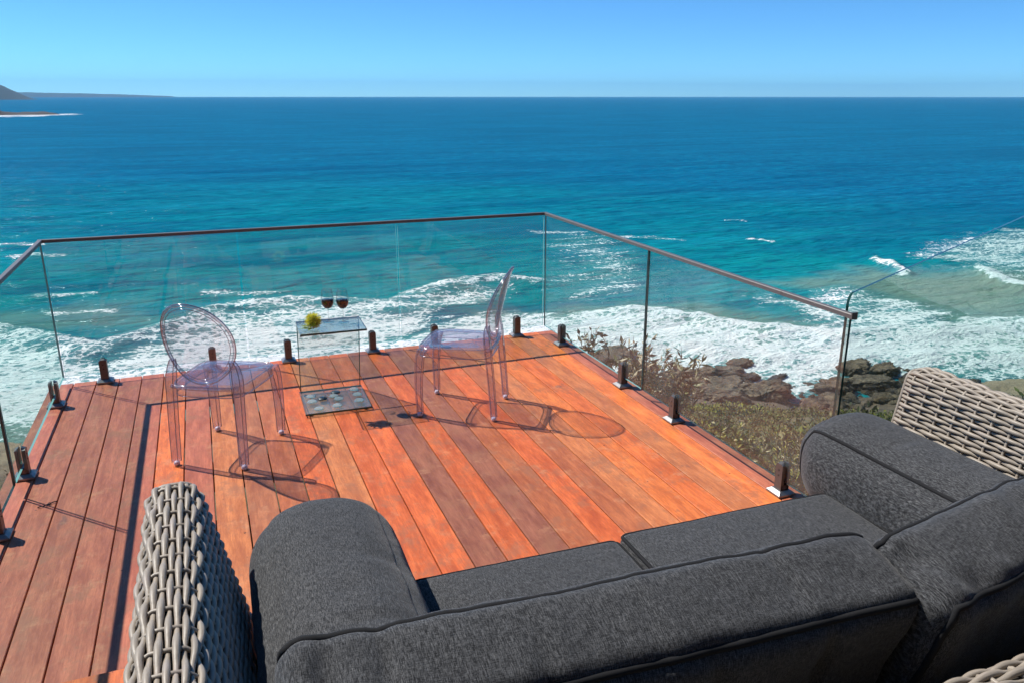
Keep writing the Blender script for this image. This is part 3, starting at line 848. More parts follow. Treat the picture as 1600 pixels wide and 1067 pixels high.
def make_chair(label, loc, rz):
    ch = empty('chair', loc, rz); tag(ch, label, 'chair', 'clear plastic oval backed chairs on the deck')
    # seat: rounded trapezoid shell with a dished top and a shallow skirt
    def outline(off=0.0):
        pts = []
        for k in range(64):
            a = 2 * math.pi * k / 64
            e = 2 / 5.0
            cx, sy = math.cos(a), math.sin(a)
            x = math.copysign(abs(cx) ** e, cx); y = math.copysign(abs(sy) ** e, sy)
            wd = 0.196 + 0.020 * (y + 1) / 2 * 1.0
            pts.append(((wd - off) * x, (0.228 - off) * y + 0.004, y))
        return pts
    rings = []
    for off, z in ((0.004, 0.388), (0.0, 0.388), (0.0, 0.437), (0.004, 0.447), (0.012, 0.451), (0.06, 0.446), (0.12, 0.440), (0.17, 0.437)):
        rings.append([(x, y, z - 0.012 * max(0, v - 0.55) * 2 * (1 if z > 0.42 else 0)) for x, y, v in outline(off)])
    rings_in = []
    for off, z in ((0.17, 0.431), (0.06, 0.440), (0.012, 0.443), (0.006, 0.435), (0.004, 0.388)):
        rings_in.append([(x, y, z - 0.012 * max(0, v - 0.55) * 2 * (1 if z > 0.42 else 0)) for x, y, v in outline(off)])
    mb = MB()
    def strip(rs, cap_last=False, cap_first=False):
        v = [p for r_ in rs for p in r_]; f = []
        for i in range(len(rs) - 1):
            for k in range(64):
                f.append((i * 64 + k, i * 64 + (k + 1) % 64, (i + 1) * 64 + (k + 1) % 64, (i + 1) * 64 + k))
        if cap_last: f.append(tuple((len(rs) - 1) * 64 + k for k in range(64)))
        if cap_first: f.append(tuple(range(63, -1, -1)))
        mb.add(v, f)
    strip(rings, cap_last=True)
    strip(rings_in, cap_first=True)
    mb.build('seat', M_CLEAR, ch, True)
    mb = MB(); mb.tube([(x, y, 0.447 - 0.012 * max(0, v - 0.55) * 2) for x, y, v in outline(-0.001)], 0.0045, 6, True)
    mb.build('seat_edge', M_RIM, ch, True)
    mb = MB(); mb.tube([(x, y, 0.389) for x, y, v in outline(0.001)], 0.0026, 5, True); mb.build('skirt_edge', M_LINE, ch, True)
    # legs
    def leg(path, r0):
        mb = MB(); pts = smooth_path(path, 22)
        n = len(pts)
        rl = [r0[0] + (r0[1] - r0[0]) * i / (n - 1) for i in range(n)]
        if len(r0) > 2: rl = [r_ if i < n * 0.62 else r_ + (r0[2] - r_) * (i - n * 0.62) / (n * 0.38) for i, r_ in enumerate(rl)]
        mb.tube(pts, rl, 4, rot=math.pi / 4)
        o = mb.build('leg', M_LEG, ch); bevel(o, 0.006, 2)
        # added corner tubes, tinted to draw edge lines and dark shadow outlines
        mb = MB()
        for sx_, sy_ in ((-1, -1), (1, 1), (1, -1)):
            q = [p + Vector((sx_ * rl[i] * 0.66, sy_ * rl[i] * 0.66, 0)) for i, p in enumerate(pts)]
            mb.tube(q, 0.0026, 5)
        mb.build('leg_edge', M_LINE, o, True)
        mb = MB(); p = path[0]
        mb.lathe([(0.0001, 0.0), (0.013, 0.0), (0.0165, 0.008), (0.0155, 0.018), (0.011, 0.023), (0.0001, 0.0235)], 14, (p[0], p[1]))
        mb.build('foot', M_FOOT, o, True)
    for s in (-1, 1):
        leg([(s * 0.198, 0.222, 0.02), (s * 0.200, 0.224, 0.20), (s * 0.198, 0.214, 0.36), (s * 0.190, 0.196, 0.430)], (0.025, 0.040))
        leg([(s * 0.192, -0.245, 0.02), (s * 0.190, -0.232, 0.20), (s * 0.187, -0.214, 0.40), (s * 0.186, -0.208, 0.47), (s * 0.176, -0.200, 0.545), (s * 0.163, -0.206, 0.590)], (0.026, 0.034, 0.014))
    # back: thin curved oval with a thick rim
    def disc(off):
        NR, NA = 8, 56; v = []; f = []
        for i in range(NR + 1):
            r_ = i / NR
            for k in range(NA):
                a = 2 * math.pi * k / NA
                p = back_pt(r_ * math.cos(a) * 0.97, r_ * math.sin(a) * 0.97); v.append((p.x, p.y + off, p.z))
        for i in range(NR):
            for k in range(NA):
                f.append((i * NA + k, i * NA + (k + 1) % NA, (i + 1) * NA + (k + 1) % NA, (i + 1) * NA + k))
        return v, f
    mb = MB(); v, f = disc(0.003); mb.add(v, f); v, f = disc(-0.003); mb.add(v, [tuple(reversed(q)) for q in f])
    bk = mb.build('backrest', M_CLEAR, ch, True)
    mb = MB()
    mb.tube([back_pt(math.cos(a), math.sin(a)) for a in np.linspace(0, 2 * math.pi, 73)[:-1]], 0.0082, 8, True)
    mb.build('backrest_rim', M_RIM, bk, True)
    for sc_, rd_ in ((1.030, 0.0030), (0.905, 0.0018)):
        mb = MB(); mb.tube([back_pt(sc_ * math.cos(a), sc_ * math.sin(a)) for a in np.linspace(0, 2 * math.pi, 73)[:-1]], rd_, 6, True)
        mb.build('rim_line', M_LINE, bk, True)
    mb = MB()
    mb.tube([back_pt(0, -1) + Vector((0, 0.0, 0.004)), Vector((0, -0.205, 0.452))], [0.016, 0.024], 10)
    mb.build('back_bracket', M_CLEAR, ch, True)
    mb = MB(); mb.tube(smooth_path([(-0.186, -0.210, 0.44), (-0.1, -0.222, 0.437), (0, -0.225, 0.436), (0.1, -0.222, 0.437), (0.186, -0.210, 0.44)], 14), 0.011, 8)
    mb.build('rear_crossbar', M_RIM, ch, True)
    return ch
def face(back_l, back_r, front_l, front_r):
    c = (Vector(back_l) + Vector(back_r) + Vector(front_l) + Vector(front_r)) / 4
    f = (Vector(front_l) + Vector(front_r) - Vector(back_l) - Vector(back_r))
    return (c.x, c.y, 0.0008), math.atan2(-f.x, f.y)
l, a = face((-0.298, 4.317), (0.070, 4.093), (-0.074, 4.733), (0.309, 4.525))
make_chair('clear plastic oval backed chair facing the sea, its back to the sofa', l, a)
l, a = face((1.497, 4.255), (1.721, 4.597), (1.084, 4.479), (1.325, 4.864))
make_chair('clear plastic oval backed chair seen side on, facing the glass table', l, a)

# ------------------------------------------------------------------ wicker sofa
sofa = empty('wicker_sofa', (1.24, 1.6, 0))
tag(sofa, 'large grey brown woven wicker sofa with charcoal cushions', 'sofa')
SO = Vector((1.24, 1.6, 0))

def panel_profile(top, flare, thick, r, bottom=0.06):
    """outline from inner foot over the rounded top to outer foot: points and normals in (n, z); inner face looks to +n"""
    pts = []
    L = math.hypot(flare, 1.0); nx, nz = 1 / L, flare / L          # inner face normal
    def inner(z): return (top - z) * flare
    z = bottom
    while z < top - r:
        pts.append((inner(z), z, nx, nz)); z += 0.004
    ci = (inner(top - r) - r * nx, top - r - r * nz)
    a0 = math.atan2(nz, nx)
    for k in range(1, 16):
        a = a0 + (math.pi / 2 - a0) * k / 16
        pts.append((ci[0] + r * math.cos(a), ci[1] + r * math.sin(a), math.cos(a), math.sin(a)))
    xo = ci[0] - (thick - 2 * r)
    n_top = max(1, int((ci[0] - xo) / 0.004))
    for k in range(n_top + 1):
        x = ci[0] + (xo - ci[0]) * k / n_top; pts.append((x, ci[1] + r, 0, 1))
    a1 = a0 + math.pi
    for k in range(1, 16):
        a = math.pi / 2 + (a1 - math.pi / 2) * k / 16
        pts.append((xo + r * math.cos(a), ci[1] + r * math.sin(a), math.cos(a), math.sin(a)))
    x, z = pts[-1][0], pts[-1][1]; z0 = z
    while z > bottom:
        z -= 0.004; pts.append((x + (z0 - z) * flare, z, -nx, -nz))
    return pts

def resample(pts, step):
    out = [pts[0]]; acc = 0
    for a, b in zip(pts[:-1], pts[1:]):
        d = math.hypot(b[0] - a[0], b[1] - a[1])
        while d > 0 and acc + d >= step:
            t = (step - acc) / d
            a = tuple(a[i] + (b[i] - a[i]) * t for i in range(4)); d = math.hypot(b[0] - a[0], b[1] - a[1]); acc = 0
            out.append(a)
        acc += d
    return out

def weave(name, loc, rz, mirror, length, top, flare, thick, both_ends=False, strands=True, front_drop=0.0):
    """woven panel: local u runs along the panel, n across it; each cane strand is its own piece"""
    r, rf, sp = 0.047, 0.060, 0.074
    prof = resample(panel_profile(top, flare, thick, r), 0.0168)
    us = []                                   # (u, inset factor, end tilt)
    u = rf if both_ends else 0.0
    if both_ends:
        for k in range(0, 12): 
            a = math.pi / 2 * (1 - k / 12); us.append((rf - rf * math.sin(a), rf * (1 - math.cos(a)), -math.sin(a), math.cos(a)))
    n = int((length - u - rf) / 0.0105)
    for k in range(n + 1): us.append((u + (length - rf - u) * k / n, 0.0, 0.0, 1.0))
    for k in range(1, 13):
        a = math.pi / 2 * k / 12; us.append((length - rf + rf * math.sin(a), rf * (1 - math.cos(a)), math.sin(a), math.cos(a)))
    def P(pr, uu, off):
        x, z, nx, nz = pr; u, ins, tu, cn = uu
        k = -ins + off * cn
        px, pz = x + nx * k, z + nz * k
        return Vector(((-px if mirror else px), u + off * tu, pz))
    # dark core behind the weave, painted shade for its gaps
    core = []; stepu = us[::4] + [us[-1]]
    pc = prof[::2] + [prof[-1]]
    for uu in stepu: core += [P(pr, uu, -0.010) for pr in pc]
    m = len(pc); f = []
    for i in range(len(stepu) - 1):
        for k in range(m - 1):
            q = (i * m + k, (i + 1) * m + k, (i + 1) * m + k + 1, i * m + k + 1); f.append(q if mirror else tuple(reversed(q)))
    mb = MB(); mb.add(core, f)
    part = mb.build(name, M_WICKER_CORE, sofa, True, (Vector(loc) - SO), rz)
    arc = [0.0]
    for a, b in zip(us[:-1], us[1:]): arc.append(arc[-1] + math.hypot(b[0] - a[0], b[1] - a[1]))
    for i, pr in enumerate(prof):
        ph = random.uniform(-0.28, 0.28); dz = random.uniform(-0.0012, 0.0012); kr = random.uniform(0.88, 1.06)
        pts = []
        for uu, s in zip(us, arc):
            w = math.cos(math.pi * (s / sp + i) + ph)
            w = math.copysign(abs(w) ** 0.75, w)
            pts.append(P(pr, uu, (0.0056 * w) * (1 - min(1.0, 1.3 * abs(uu[2]))) + dz))
        rr = [(0.0076 + 0.0012 * math.cos(math.pi * (s / sp + i) + ph)) * kr * (1 - 0.10 * abs(uu[2])) for uu, s in zip(us, arc)]
        mb = MB(); mb.tube(pts, rr, 7)
        mb.build('strand', M_WICKER, part, True)
    ns = int(arc[-1] / sp)
    mb = MB()
    for k in range(ns + 1):
        s = k * sp; j = min(range(len(arc)), key=lambda q: abs(arc[q] - s))
        mb.tube([P(pr, us[j], 0.0) for pr in prof[::2]], 0.0062, 6)
    mb.build('stakes', M_WICKER, part, True)
    for j in ([-4, -8] + ([3, 7] if both_ends else [])):
        mb = MB(); mb.tube([P(pr, us[j], 0.0035) for pr in prof], 0.0078, 7); mb.build('border_cane', M_WICKER, part, True)
    return part
ARM_Y0 = 0.98
weave('arm', (-0.112, ARM_Y0, 0), 0.0, False, 2.30 - ARM_Y0, 0.85, 0.22, 0.135)
weave('arm', (2.605, ARM_Y0, 0), 0.0, True, 2.30 - ARM_Y0, 0.85, 0.22, 0.135)
weave('back', (2.60, 0.985, 0), R(90), False, 2.70, 0.72, 0.06, 0.12, True)
mb = MB(); mb.box((0.005 - SO.x, 1.03 - SO.y, 0.09), (2.487 - SO.x, 2.20 - SO.y, 0.278), 0, 0.01)
mb.build('seat_base', M_WICKER, sofa)
for x in (-0.02, 2.44):
    for y in (1.06, 2.12):
        mb = MB(); mb.box((x - SO.x, y - SO.y, 0.001), (x + 0.06 - SO.x, y + 0.06 - SO.y, 0.088)); mb.build('leg', M_SCREW, sofa)

# ------------------------------------------------------------------ cushions
def pillow(name, label, cat, group, loc, half, r, puff, rot=(0, 0, 0), wr=0.004, pipe=(), seed=0, n=(40, 40, 24), dents=(), pr=0.0070):
    half = np.array(half, float); puff = np.array(puff, float)
    o_ = np.array([seed * 3.1, seed * 1.7, seed * 2.3])
    def fmap(p):
        p = np.asarray(p, float)
        q = p * half
        inn = np.clip(q, -(half - r), half - r)
        d = q - inn
        ln = np.linalg.norm(d, axis=1, keepdims=True); nrm = d / np.maximum(ln, 1e-9)
        res = inn + nrm * r
        e = 1 - p ** 2
        for i in range(3):
            j, k = [a for a in range(3) if a != i]
            res[:, i] += np.sign(p[:, i]) * np.abs(p[:, i]) ** 3 * puff[i] * np.sqrt(np.clip(e[:, j], 0, 1)) * np.sqrt(np.clip(e[:, k], 0, 1))
        t = res + o_
        w = (fbm(t[:, 0] * 5 + t[:, 2] * 2.1, t[:, 1] * 5 - t[:, 2] * 3.3, 3, seed) - 0.5) * 2.0 \
          + (fbm(t[:, 0] * 16 + t[:, 2] * 9, t[:, 1] * 9 + t[:, 2] * 13, 3, seed + 4) - 0.5) * 0.8
        res = res + nrm * (w * wr)[:, None]
        for (c, rad_, dep) in dents:
            dd = np.linalg.norm((res - np.array(c)) / np.array(rad_), axis=1)
            res = res - nrm * (dep * np.exp(-dd ** 2))[:, None]
        return res
    co = []; fs = []; base = 0
    for ax in range(3):
        a1, a2 = [a for a in range(3) if a != ax]
        for s in (-1, 1):
            def dense(m): 
                t = np.linspace(-1, 1, m); return np.sign(t) * (1 - (1 - np.abs(t)) ** 1.6)
            g1, g2 = np.meshgrid(dense(n[a1]), dense(n[a2]), indexing='ij')
            p = np.zeros((g1.size, 3)); p[:, ax] = s; p[:, a1] = g1.ravel(); p[:, a2] = g2.ravel()
            co.append(fmap(p))
            idx = np.arange(g1.size).reshape(g1.shape) + base; base += g1.size
            q = np.stack([idx[:-1, :-1], idx[1:, :-1], idx[1:, 1:], idx[:-1, 1:]], -1).reshape(-1, 4)
            if (s < 0) != (ax == 1): q = q[:, ::-1]
            fs.append(q)
    me = nmesh(name, np.concatenate(co), np.concatenate(fs), M_FABRIC)
    import bmesh
    bm = bmesh.new(); bm.from_mesh(me); bmesh.ops.remove_doubles(bm, verts=bm.verts, dist=1e-5); bm.to_mesh(me); bm.free()
    o = link(name, me); o.location = loc; o.rotation_euler = rot
    tag(o, label, cat, group)
    for ax, s in pipe:
        a1, a2 = [a for a in range(3) if a != ax]
        t = np.linspace(-1, 1, 60)[:-1]
        pts = []
        for (u, v) in [(q, -1) for q in t] + [(1, q) for q in t] + [(-q, 1) for q in t] + [(-1, -q) for q in t]:
            p = [0, 0, 0]; p[ax] = s; p[a1] = u; p[a2] = v; pts.append(p)
        pp = fmap(pts)
        pp[:, :] += 0
        c = pp.mean(axis=0); 
        mb = MB(); mb.tube([tuple(x) for x in pp], pr, 8, True); mb.build('piping', M_PIPING, o, True)
    return o
SEATG, BOLG, BACKG = 'sofa seat cushions', 'sofa arm bolsters', 'sofa back cushions'
pillow('seat_cushion', 'flat charcoal seat cushion next to the left bolster', 'cushion', SEATG, (0.833, 1.70, 0.365), (0.368, 0.445, 0.082), 0.035, (0, 0, 0.012), (0, 0, R(-1.2)), 0.002, ((2, 1),), 3)
pillow('seat_cushion', 'flat charcoal seat cushion next to the right bolster', 'cushion', SEATG, (1.665, 1.70, 0.368), (0.450, 0.450, 0.082), 0.035, (0, 0, 0.014), (0, 0, R(-0.6)), 0.0025, ((2, 1),), 5)
pillow('bolster', 'fat rounded charcoal bolster beside the left wicker arm', 'bolster', BOLG, (0.232, 1.88, 0.495), (0.222, 0.53, 0.212), 0.19, (0.008, 0.03, 0.012), (0, 0, R(-1)), 0.006, (), 8, (40, 60, 34),
       dents=(((0.12, 0.05, 0.19), (0.05, 0.02, 0.1), 0.012), ((0.05, -0.25, 0.2), (0.14, 0.015, 0.1), 0.010)))
pillow('bolster', 'fat rounded charcoal bolster beside the right wicker arm', 'bolster', BOLG, (2.318, 1.865, 0.490), (0.203, 0.53, 0.207), 0.19, (0.008, 0.03, 0.012), (0, 0, R(1)), 0.006, ((0, -1),), 9, (40, 60, 34),
       dents=(((-0.02, 0.10, 0.2), (0.09, 0.018, 0.1), 0.010),))
pillow('back_cushion', 'long charcoal back cushion nearest the camera, behind the left seat', 'cushion', BACKG, (0.745, 1.312, 0.640), (0.715, 0.118, 0.225), 0.050, (0.0, 0.035, 0.016), (R(18), R(1.5), R(-1)), 0.011, ((1, 1), (1, -1)), 12, (110, 40, 44),
       dents=(((-0.52, 0.0, 0.22), (0.02, 0.10, 0.05), 0.014), ((-0.63, -0.02, 0.22), (0.025, 0.09, 0.06), 0.020), ((0.02, -0.05, 0.22), (0.016, 0.07, 0.05), 0.010), ((0.40, 0.02, 0.22), (0.014, 0.08, 0.05), 0.009), ((-0.22, -0.06, 0.22), (0.018, 0.07, 0.05), 0.011),
              ((0.15, -0.13, 0.05), (0.03, 0.05, 0.16), 0.022), ((0.45, -0.13, 0.08), (0.025, 0.05, 0.14), 0.018), ((-0.2, -0.13, 0.05), (0.03, 0.05, 0.15), 0.020)), pr=0.0095)
pillow('back_cushion', 'charcoal back cushion with puckered corner before the right bolster', 'cushion', BACKG, (1.975, 1.300, 0.655), (0.540, 0.125, 0.228), 0.055, (0.0, 0.016, 0.020), (R(17), R(-2), R(8)), 0.013, ((1, 1), (1, -1)), 17, (90, 44, 44),
       dents=(((-0.50, 0.03, 0.21), (0.03, 0.05, 0.09), 0.030), ((-0.42, -0.08, 0.19), (0.05, 0.03, 0.06), 0.034), ((-0.46, 0.08, 0.17), (0.03, 0.03, 0.05), 0.020), ((-0.1, -0.02, 0.22), (0.02, 0.09, 0.05), 0.010)), pr=0.0085)

# ------------------------------------------------------------------ boulders on the shore
def rock_mat():
    m, nt, b, out = new_mat('shore_rock'); n = N(nt)
    pos = n('NewGeometry').outputs['Position']; oi = n('ObjectInfo')
    f = n.noise(pos, 0.9, 7, 0.7, 0.5)
    strata = n.noise(n.mapping(pos, (0.25, 0.25, 2.2)), 1.2, 4, 0.6)
    c = n.mix(n.rng(f, 0.32, 0.68), (0.030, 0.021, 0.015, 1), (0.40, 0.29, 0.18, 1))
    c = n.mix(n.math('MULTIPLY', n.rng(n.noise(pos, 3.2, 5, 0.7), 0.5, 0.7), 0.6), c, (0.035, 0.024, 0.018, 1))
    c = n.mix(n.math('MULTIPLY', n.rng(strata, 0.45, 0.65), 0.5), c, (0.16, 0.105, 0.065, 1))
    c = n.mix(n.math('MULTIPLY', oi.outputs['Random'], 0.30), c, (0.15, 0.08, 0.045, 1))
    z = n('SeparateXYZ', {0: pos}).outputs[2]
    c = n.mix(n.math('MULTIPLY', n.rng(z, SEA_Z + 0.9, SEA_Z + 0.3), 0.7), c, (0.030, 0.020, 0.015, 1))
    nt.links.new(c, b.inputs['Base Color'])
    nt.links.new(n.rng(z, SEA_Z + 0.2, SEA_Z + 1.2, 0.35, 0.85), b.inputs['Roughness'])
    bn = n('Bump', {'Height': n.noise(pos, 1.6, 8, 0.72), 'Strength': 1.0, 'Distance': 0.9})
    nt.links.new(bn.outputs[0], b.inputs['Normal'])
    return m
M_ROCK = rock_mat()
def boulder(label, x, y, sx, sy, sz, z=0.15, rz=0.0, seed=0):
    n = 24; co = []; fs = []; base = 0
    for ax in range(3):
        a1, a2 = [a for a in range(3) if a != ax]
        for s in (-1, 1):
            g1, g2 = np.meshgrid(np.linspace(-1, 1, n), np.linspace(-1, 1, n), indexing='ij')
            p = np.zeros((g1.size, 3)); p[:, ax] = s; p[:, a1] = g1.ravel(); p[:, a2] = g2.ravel()
            p = p / np.linalg.norm(p, axis=1, keepdims=True) ** 0.8
            k = seed * 7.3
            d = (fbm(p[:, 0] * 1.3 + k, p[:, 1] * 1.3 + p[:, 2] * 1.7, 3, seed) - 0.5) * 0.75 + (fbm(p[:, 0] * 4 - p[:, 2] * 3 + k, p[:, 1] * 4 + p[:, 2] * 2, 3, seed + 5) - 0.5) * 0.62
            crack = np.abs(fbm(p[:, 0] * 2.6 + k, p[:, 1] * 2.6 - p[:, 2] * 2.2, 3, seed + 9) - 0.5)
            d = d - 0.34 * (1 - sstep(0.0, 0.07, crack)) + (fbm(p[:, 0] * 11 + k, p[:, 1] * 11 + p[:, 2] * 9, 2, seed + 3) - 0.5) * 0.16
            p = p * (1 + d)[:, None]
            p[:, 2] = np.minimum(p[:, 2], 0.62 + 0.25 * p[:, 0] + 0.2 * (fbm(p[:, 0] * 3 + k, p[:, 1] * 3, 3, seed) - 0.5))
            co.append(p * np.array([sx * 0.9, sy * 0.9, sz * 0.72]))
            idx = np.arange(g1.size).reshape(g1.shape) + base; base += g1.size
            q = np.stack([idx[:-1, :-1], idx[1:, :-1], idx[1:, 1:], idx[:-1, 1:]], -1).reshape(-1, 4)
            if (s < 0) != (ax == 1): q = q[:, ::-1]
            fs.append(q)
    me = nmesh('boulder', np.concatenate(co), np.concatenate(fs), M_ROCK, smooth=False)
    import bmesh
    bm = bmesh.new(); bm.from_mesh(me); bmesh.ops.remove_doubles(bm, verts=bm.verts, dist=1e-4); bm.to_mesh(me); bm.free()
    o = link('boulder', me, None, None, (x, y, SEA_Z + z), rz)
    tag(o, label, 'boulder', 'brown boulders along the shore')
for k, a in enumerate([
    ('lone flat brown boulder farthest out in the foam', 54.2, 75.5, 1.7, 1.1, 0.8, 0.1),
    ('brown shelf of rock in the surf left of the balustrade joint', 43.6, 80.0, 3.2, 2.2, 1.1, 0.2),
    ('small dark rock beside the brown shelf, nearest the deck corner', 40.2, 78.0, 1.7, 1.3, 0.8, 0.1),
    ('rounded boulder in the foam right of the large rock slab', 55.6, 71.6, 1.5, 1.2, 1.1, 0.3),
    ('dark split boulder at the seaward edge of the rock slab', 53.0, 70.3, 1.8, 1.3, 1.0, 0.3),
    ('long narrow dark rock lying in the foam like a log', 56.6, 66.6, 2.3, 0.5, 0.5, 0.15),
    ('small boulder at the near end of the log shaped rock', 54.4, 67.8, 1.1, 0.9, 0.8, 0.2),
    ('low dark boulder on the left rim of the rock slab', 46.6, 70.6, 1.9, 1.4, 1.0, 0.3),
    ('squat boulder between the slab rim and the split boulder', 50.0, 70.6, 1.6, 1.2, 1.1, 0.3),
    ('largest grey brown rock slab sloping above the scrub', 47.6, 65.0, 4.4, 3.4, 1.9, 0.6),
    ('tan slab with a dark undercut right of the largest slab', 51.4, 61.8, 3.2, 2.2, 1.6, 1.0),
    ('weathered slab below the largest slab, half in scrub', 44.6, 60.5, 3.4, 2.2, 1.5, 2.0),
    ('jagged brown boulder just left of the rail end', 60.0, 61.6, 2.2, 1.6, 1.6, 0.5),
    ('upright brown boulder seen through the rail end', 66.2, 65.0, 2.0, 1.6, 1.9, 0.5),
    ('reddish boulder right of the rail end post', 69.2, 63.6, 1.7, 1.2, 1.3, 0.5),
    ('broad dark rock below the rail end, washed by foam', 64.4, 61.4, 2.9, 1.6, 1.3, 0.3),
    ('low boulder at the right wicker arm, by the sand', 70.6, 60.6, 2.4, 1.5, 1.0, 0.3),
]):
    boulder(*a, rz=random.uniform(-0.5, 0.5), seed=k + 2)

# ------------------------------------------------------------------ scrub on the slope and shrubs by the deck
M_SCRUB = [simple('scrub_olive', (0.10, 0.105, 0.02), 0.8, 0, 0.5, 0.7), simple('scrub_dry', (0.20, 0.155, 0.06), 0.8, 0, 0.45, 0.7),
           simple('scrub_dark', (0.045, 0.05, 0.016), 0.8, 0, 0.5, 0.7), simple('scrub_yellow', (0.25, 0.23, 0.03), 0.8, 0, 0.4, 0.7)]
def scrub():
    T = 9000
    az = np.radians(rng.uniform(8, 68, T)); rd_ = rng.uniform(7, 70, T) ** 1.0
    x = rd_ * np.sin(az); y = rd_ * np.cos(az)
    keep = (shore_y(x) - y > 5 + 5 * (fbm(x / 9, y / 9, 3, 70) - 0.5)) & (fbm(x / 8, y / 8, 3, 66) > 0.22)
    x, y = x[keep], y[keep]
    lx = rng.uniform(-60, -5, 900); ly = rng.uniform(20, 70, 900); x = np.concatenate([x, lx]); y = np.concatenate([y, ly])
    z = terrain_z(x, y)
    K = 34; n = len(x)
    sz = np.exp(rng.normal(-0.75, 0.35, n)) * (0.7 + 0.6 * fbm(x / 5, y / 5, 2, 12))
    d = rng.normal(size=(n, K, 3)); d[..., 2] = np.abs(d[..., 2]) * 0.9 + 0.15
    d /= np.linalg.norm(d, axis=2, keepdims=True)
    rr = rng.uniform(0.35, 1.0, (n, K, 1)) * sz[:, None, None]
    c = np.stack([x, y, z], 1)[:, None, :] + d * rr * np.array([1.15, 1.15, 0.9])
    ax = d + rng.normal(size=(n, K, 3)) * 0.55; ax /= np.linalg.norm(ax, axis=2, keepdims=True)
    sd = np.cross(ax, rng.normal(size=(n, K, 3))); sd /= np.linalg.norm(sd, axis=2, keepdims=True)
    L = rng.uniform(0.10, 0.26, (n, K, 1)) * (0.6 + sz[:, None, None]); w = L * rng.uniform(0.12, 0.3, (n, K, 1))
    v = np.stack([c, c + ax * L * 0.5 + sd * w, c + ax * L, c + ax * L * 0.5 - sd * w], 2)
    v = v.reshape(-1, 3); f = np.arange(len(v)).reshape(-1, 4)
    me = nmesh('scrub', v, f, M_SCRUB[0], smooth=False)
    for mm in M_SCRUB[1:]: me.materials.append(mm)
    kind = np.clip((fbm(x / 6, y / 6, 3, 90) - 0.22) * 7 + rng.normal(0, 0.7, n), 0, 3.99).astype(int)
    mi = np.repeat(kind, K); mi = np.where(rng.random(len(mi)) < 0.25, rng.integers(0, 4, len(mi)), mi)
    me.polygons.foreach_set('material_index', mi.astype(np.int32))
    return tag(link('scrub', me), 'dense olive and straw coloured coastal scrub covering the slope', 'scrub', None, 'stuff')
scrub()

M_TWIG = simple('twig_bark', (0.13, 0.085, 0.06), 0.9, 0, 0.4, 20)
def shrub(label, x, y, crown, radii, nb, per, L, cols, seed, wd=0.22, droop=0.4):
    rs = np.random.default_rng(seed)
    z0 = float(terrain_z(np.array([x]), np.array([y]))[0]) - 0.05
    s = empty('shrub', (x, y, z0)); tag(s, label, 'shrub', 'shrubs growing up beside the deck')
    o0 = Vector((x, y, z0)); C = Vector(crown)
    tw = MB(); lf = MB()
    stem = [Vector((0, 0, 0)), (C - o0) * 0.35 + Vector((0.15, -0.1, 0)), (C - o0) * 0.75, (C - o0) * 0.9]
    tw.tube(smooth_path(stem, 10), [0.035 - 0.002 * i for i in range(10)], 6)
    for k in range(nb):
        dv = rs.normal(size=3); dv /= np.linalg.norm(dv); dv *= rs.uniform(0.45, 1.0) ** 0.5
        e = C + Vector(dv * np.array(radii)) - o0
        st = (C - o0) * rs.uniform(0.55, 0.9)
        mid = st * 0.45 + e * 0.55 + Vector(rs.normal(size=3) * 0.06)
        path = smooth_path([st, mid, e], 8)
        tw.tube(path, [0.009 - 0.0009 * i for i in range(8)], 4, caps=False)
        for q in range(per):
            t = rs.uniform(0.35, 1.0); i = min(6, int(t * 7)); p = path[i] + (path[i + 1] - path[i]) * (t * 7 - i)
            d = (path[i + 1] - path[i]).normalized() + Vector(rs.normal(size=3) * 0.8) - Vector((0, 0, droop))
            up = Vector(rs.normal(size=3)); l_ = L * rs.uniform(0.6, 1.25); mi = int(rs.integers(0, len(cols)))
            d.normalize(); sd = d.cross(up)
            if sd.length < 1e-3: continue
            sd.normalize(); sd *= l_ * wd * 0.5; u2 = sd.cross(d).normalized() * l_ * 0.06
            lf.add([p, p + d * l_ * 0.45 + sd + u2, p + d * l_, p + d * l_ * 0.45 - sd + u2], [(0, 1, 2, 3)], mi)
    tw.build('stems', M_TWIG, s, True)
    lo = lf.build('foliage', cols, s)
    lo['kind'] = 'stuff'
LF = lambda nm, c: simple(nm, c, 0.55, 0, 0.3, 6)
BROWN = [LF('leaf_rust', (0.22, 0.115, 0.065)), LF('leaf_tan', (0.48, 0.35, 0.22)), LF('leaf_olive', (0.16, 0.135, 0.05))]
GUM = [LF('leaf_grey_green', (0.22, 0.205, 0.09)), LF('leaf_pale', (0.52, 0.42, 0.27)), LF('leaf_brown', (0.15, 0.085, 0.05))]
YELL = [LF('leaf_yellow', (0.36, 0.31, 0.05)), LF('leaf_moss', (0.10, 0.10, 0.022)), LF('leaf_straw', (0.40, 0.31, 0.16))]
shrub('sparse rusty leaved shrub at the far right deck corner', 4.0, 8.1, (4.05, 8.05, -0.98), (0.36, 0.3, 0.36), 26, 20, 0.085, BROWN, 1, 0.42, 0.2)
shrub('brown drooping leaved shrub behind the right balustrade joint', 5.4, 9.2, (5.40, 9.1, -1.62), (0.55, 0.5, 0.42), 40, 14, 0.13, BROWN, 2, 0.32, 0.5)
shrub('pale narrow leaved shrub right of the balustrade joint', 6.1, 9.4, (6.00, 9.3, -1.86), (0.60, 0.5, 0.36), 40, 24, 0.17, GUM, 3, 0.22, 0.7)
shrub('yellow green bush below the right balustrade spigots', 6.4, 8.4, (6.05, 8.3, -2.75), (0.95, 0.7, 0.50), 80, 34, 0.11, YELL, 4, 0.32, 0.2)
shrub('straw tipped bush beside the right bolster', 7.3, 8.2, (7.2, 8.1, -2.95), (0.60, 0.5, 0.42), 48, 30, 0.09, YELL, 5, 0.24, 0.0)
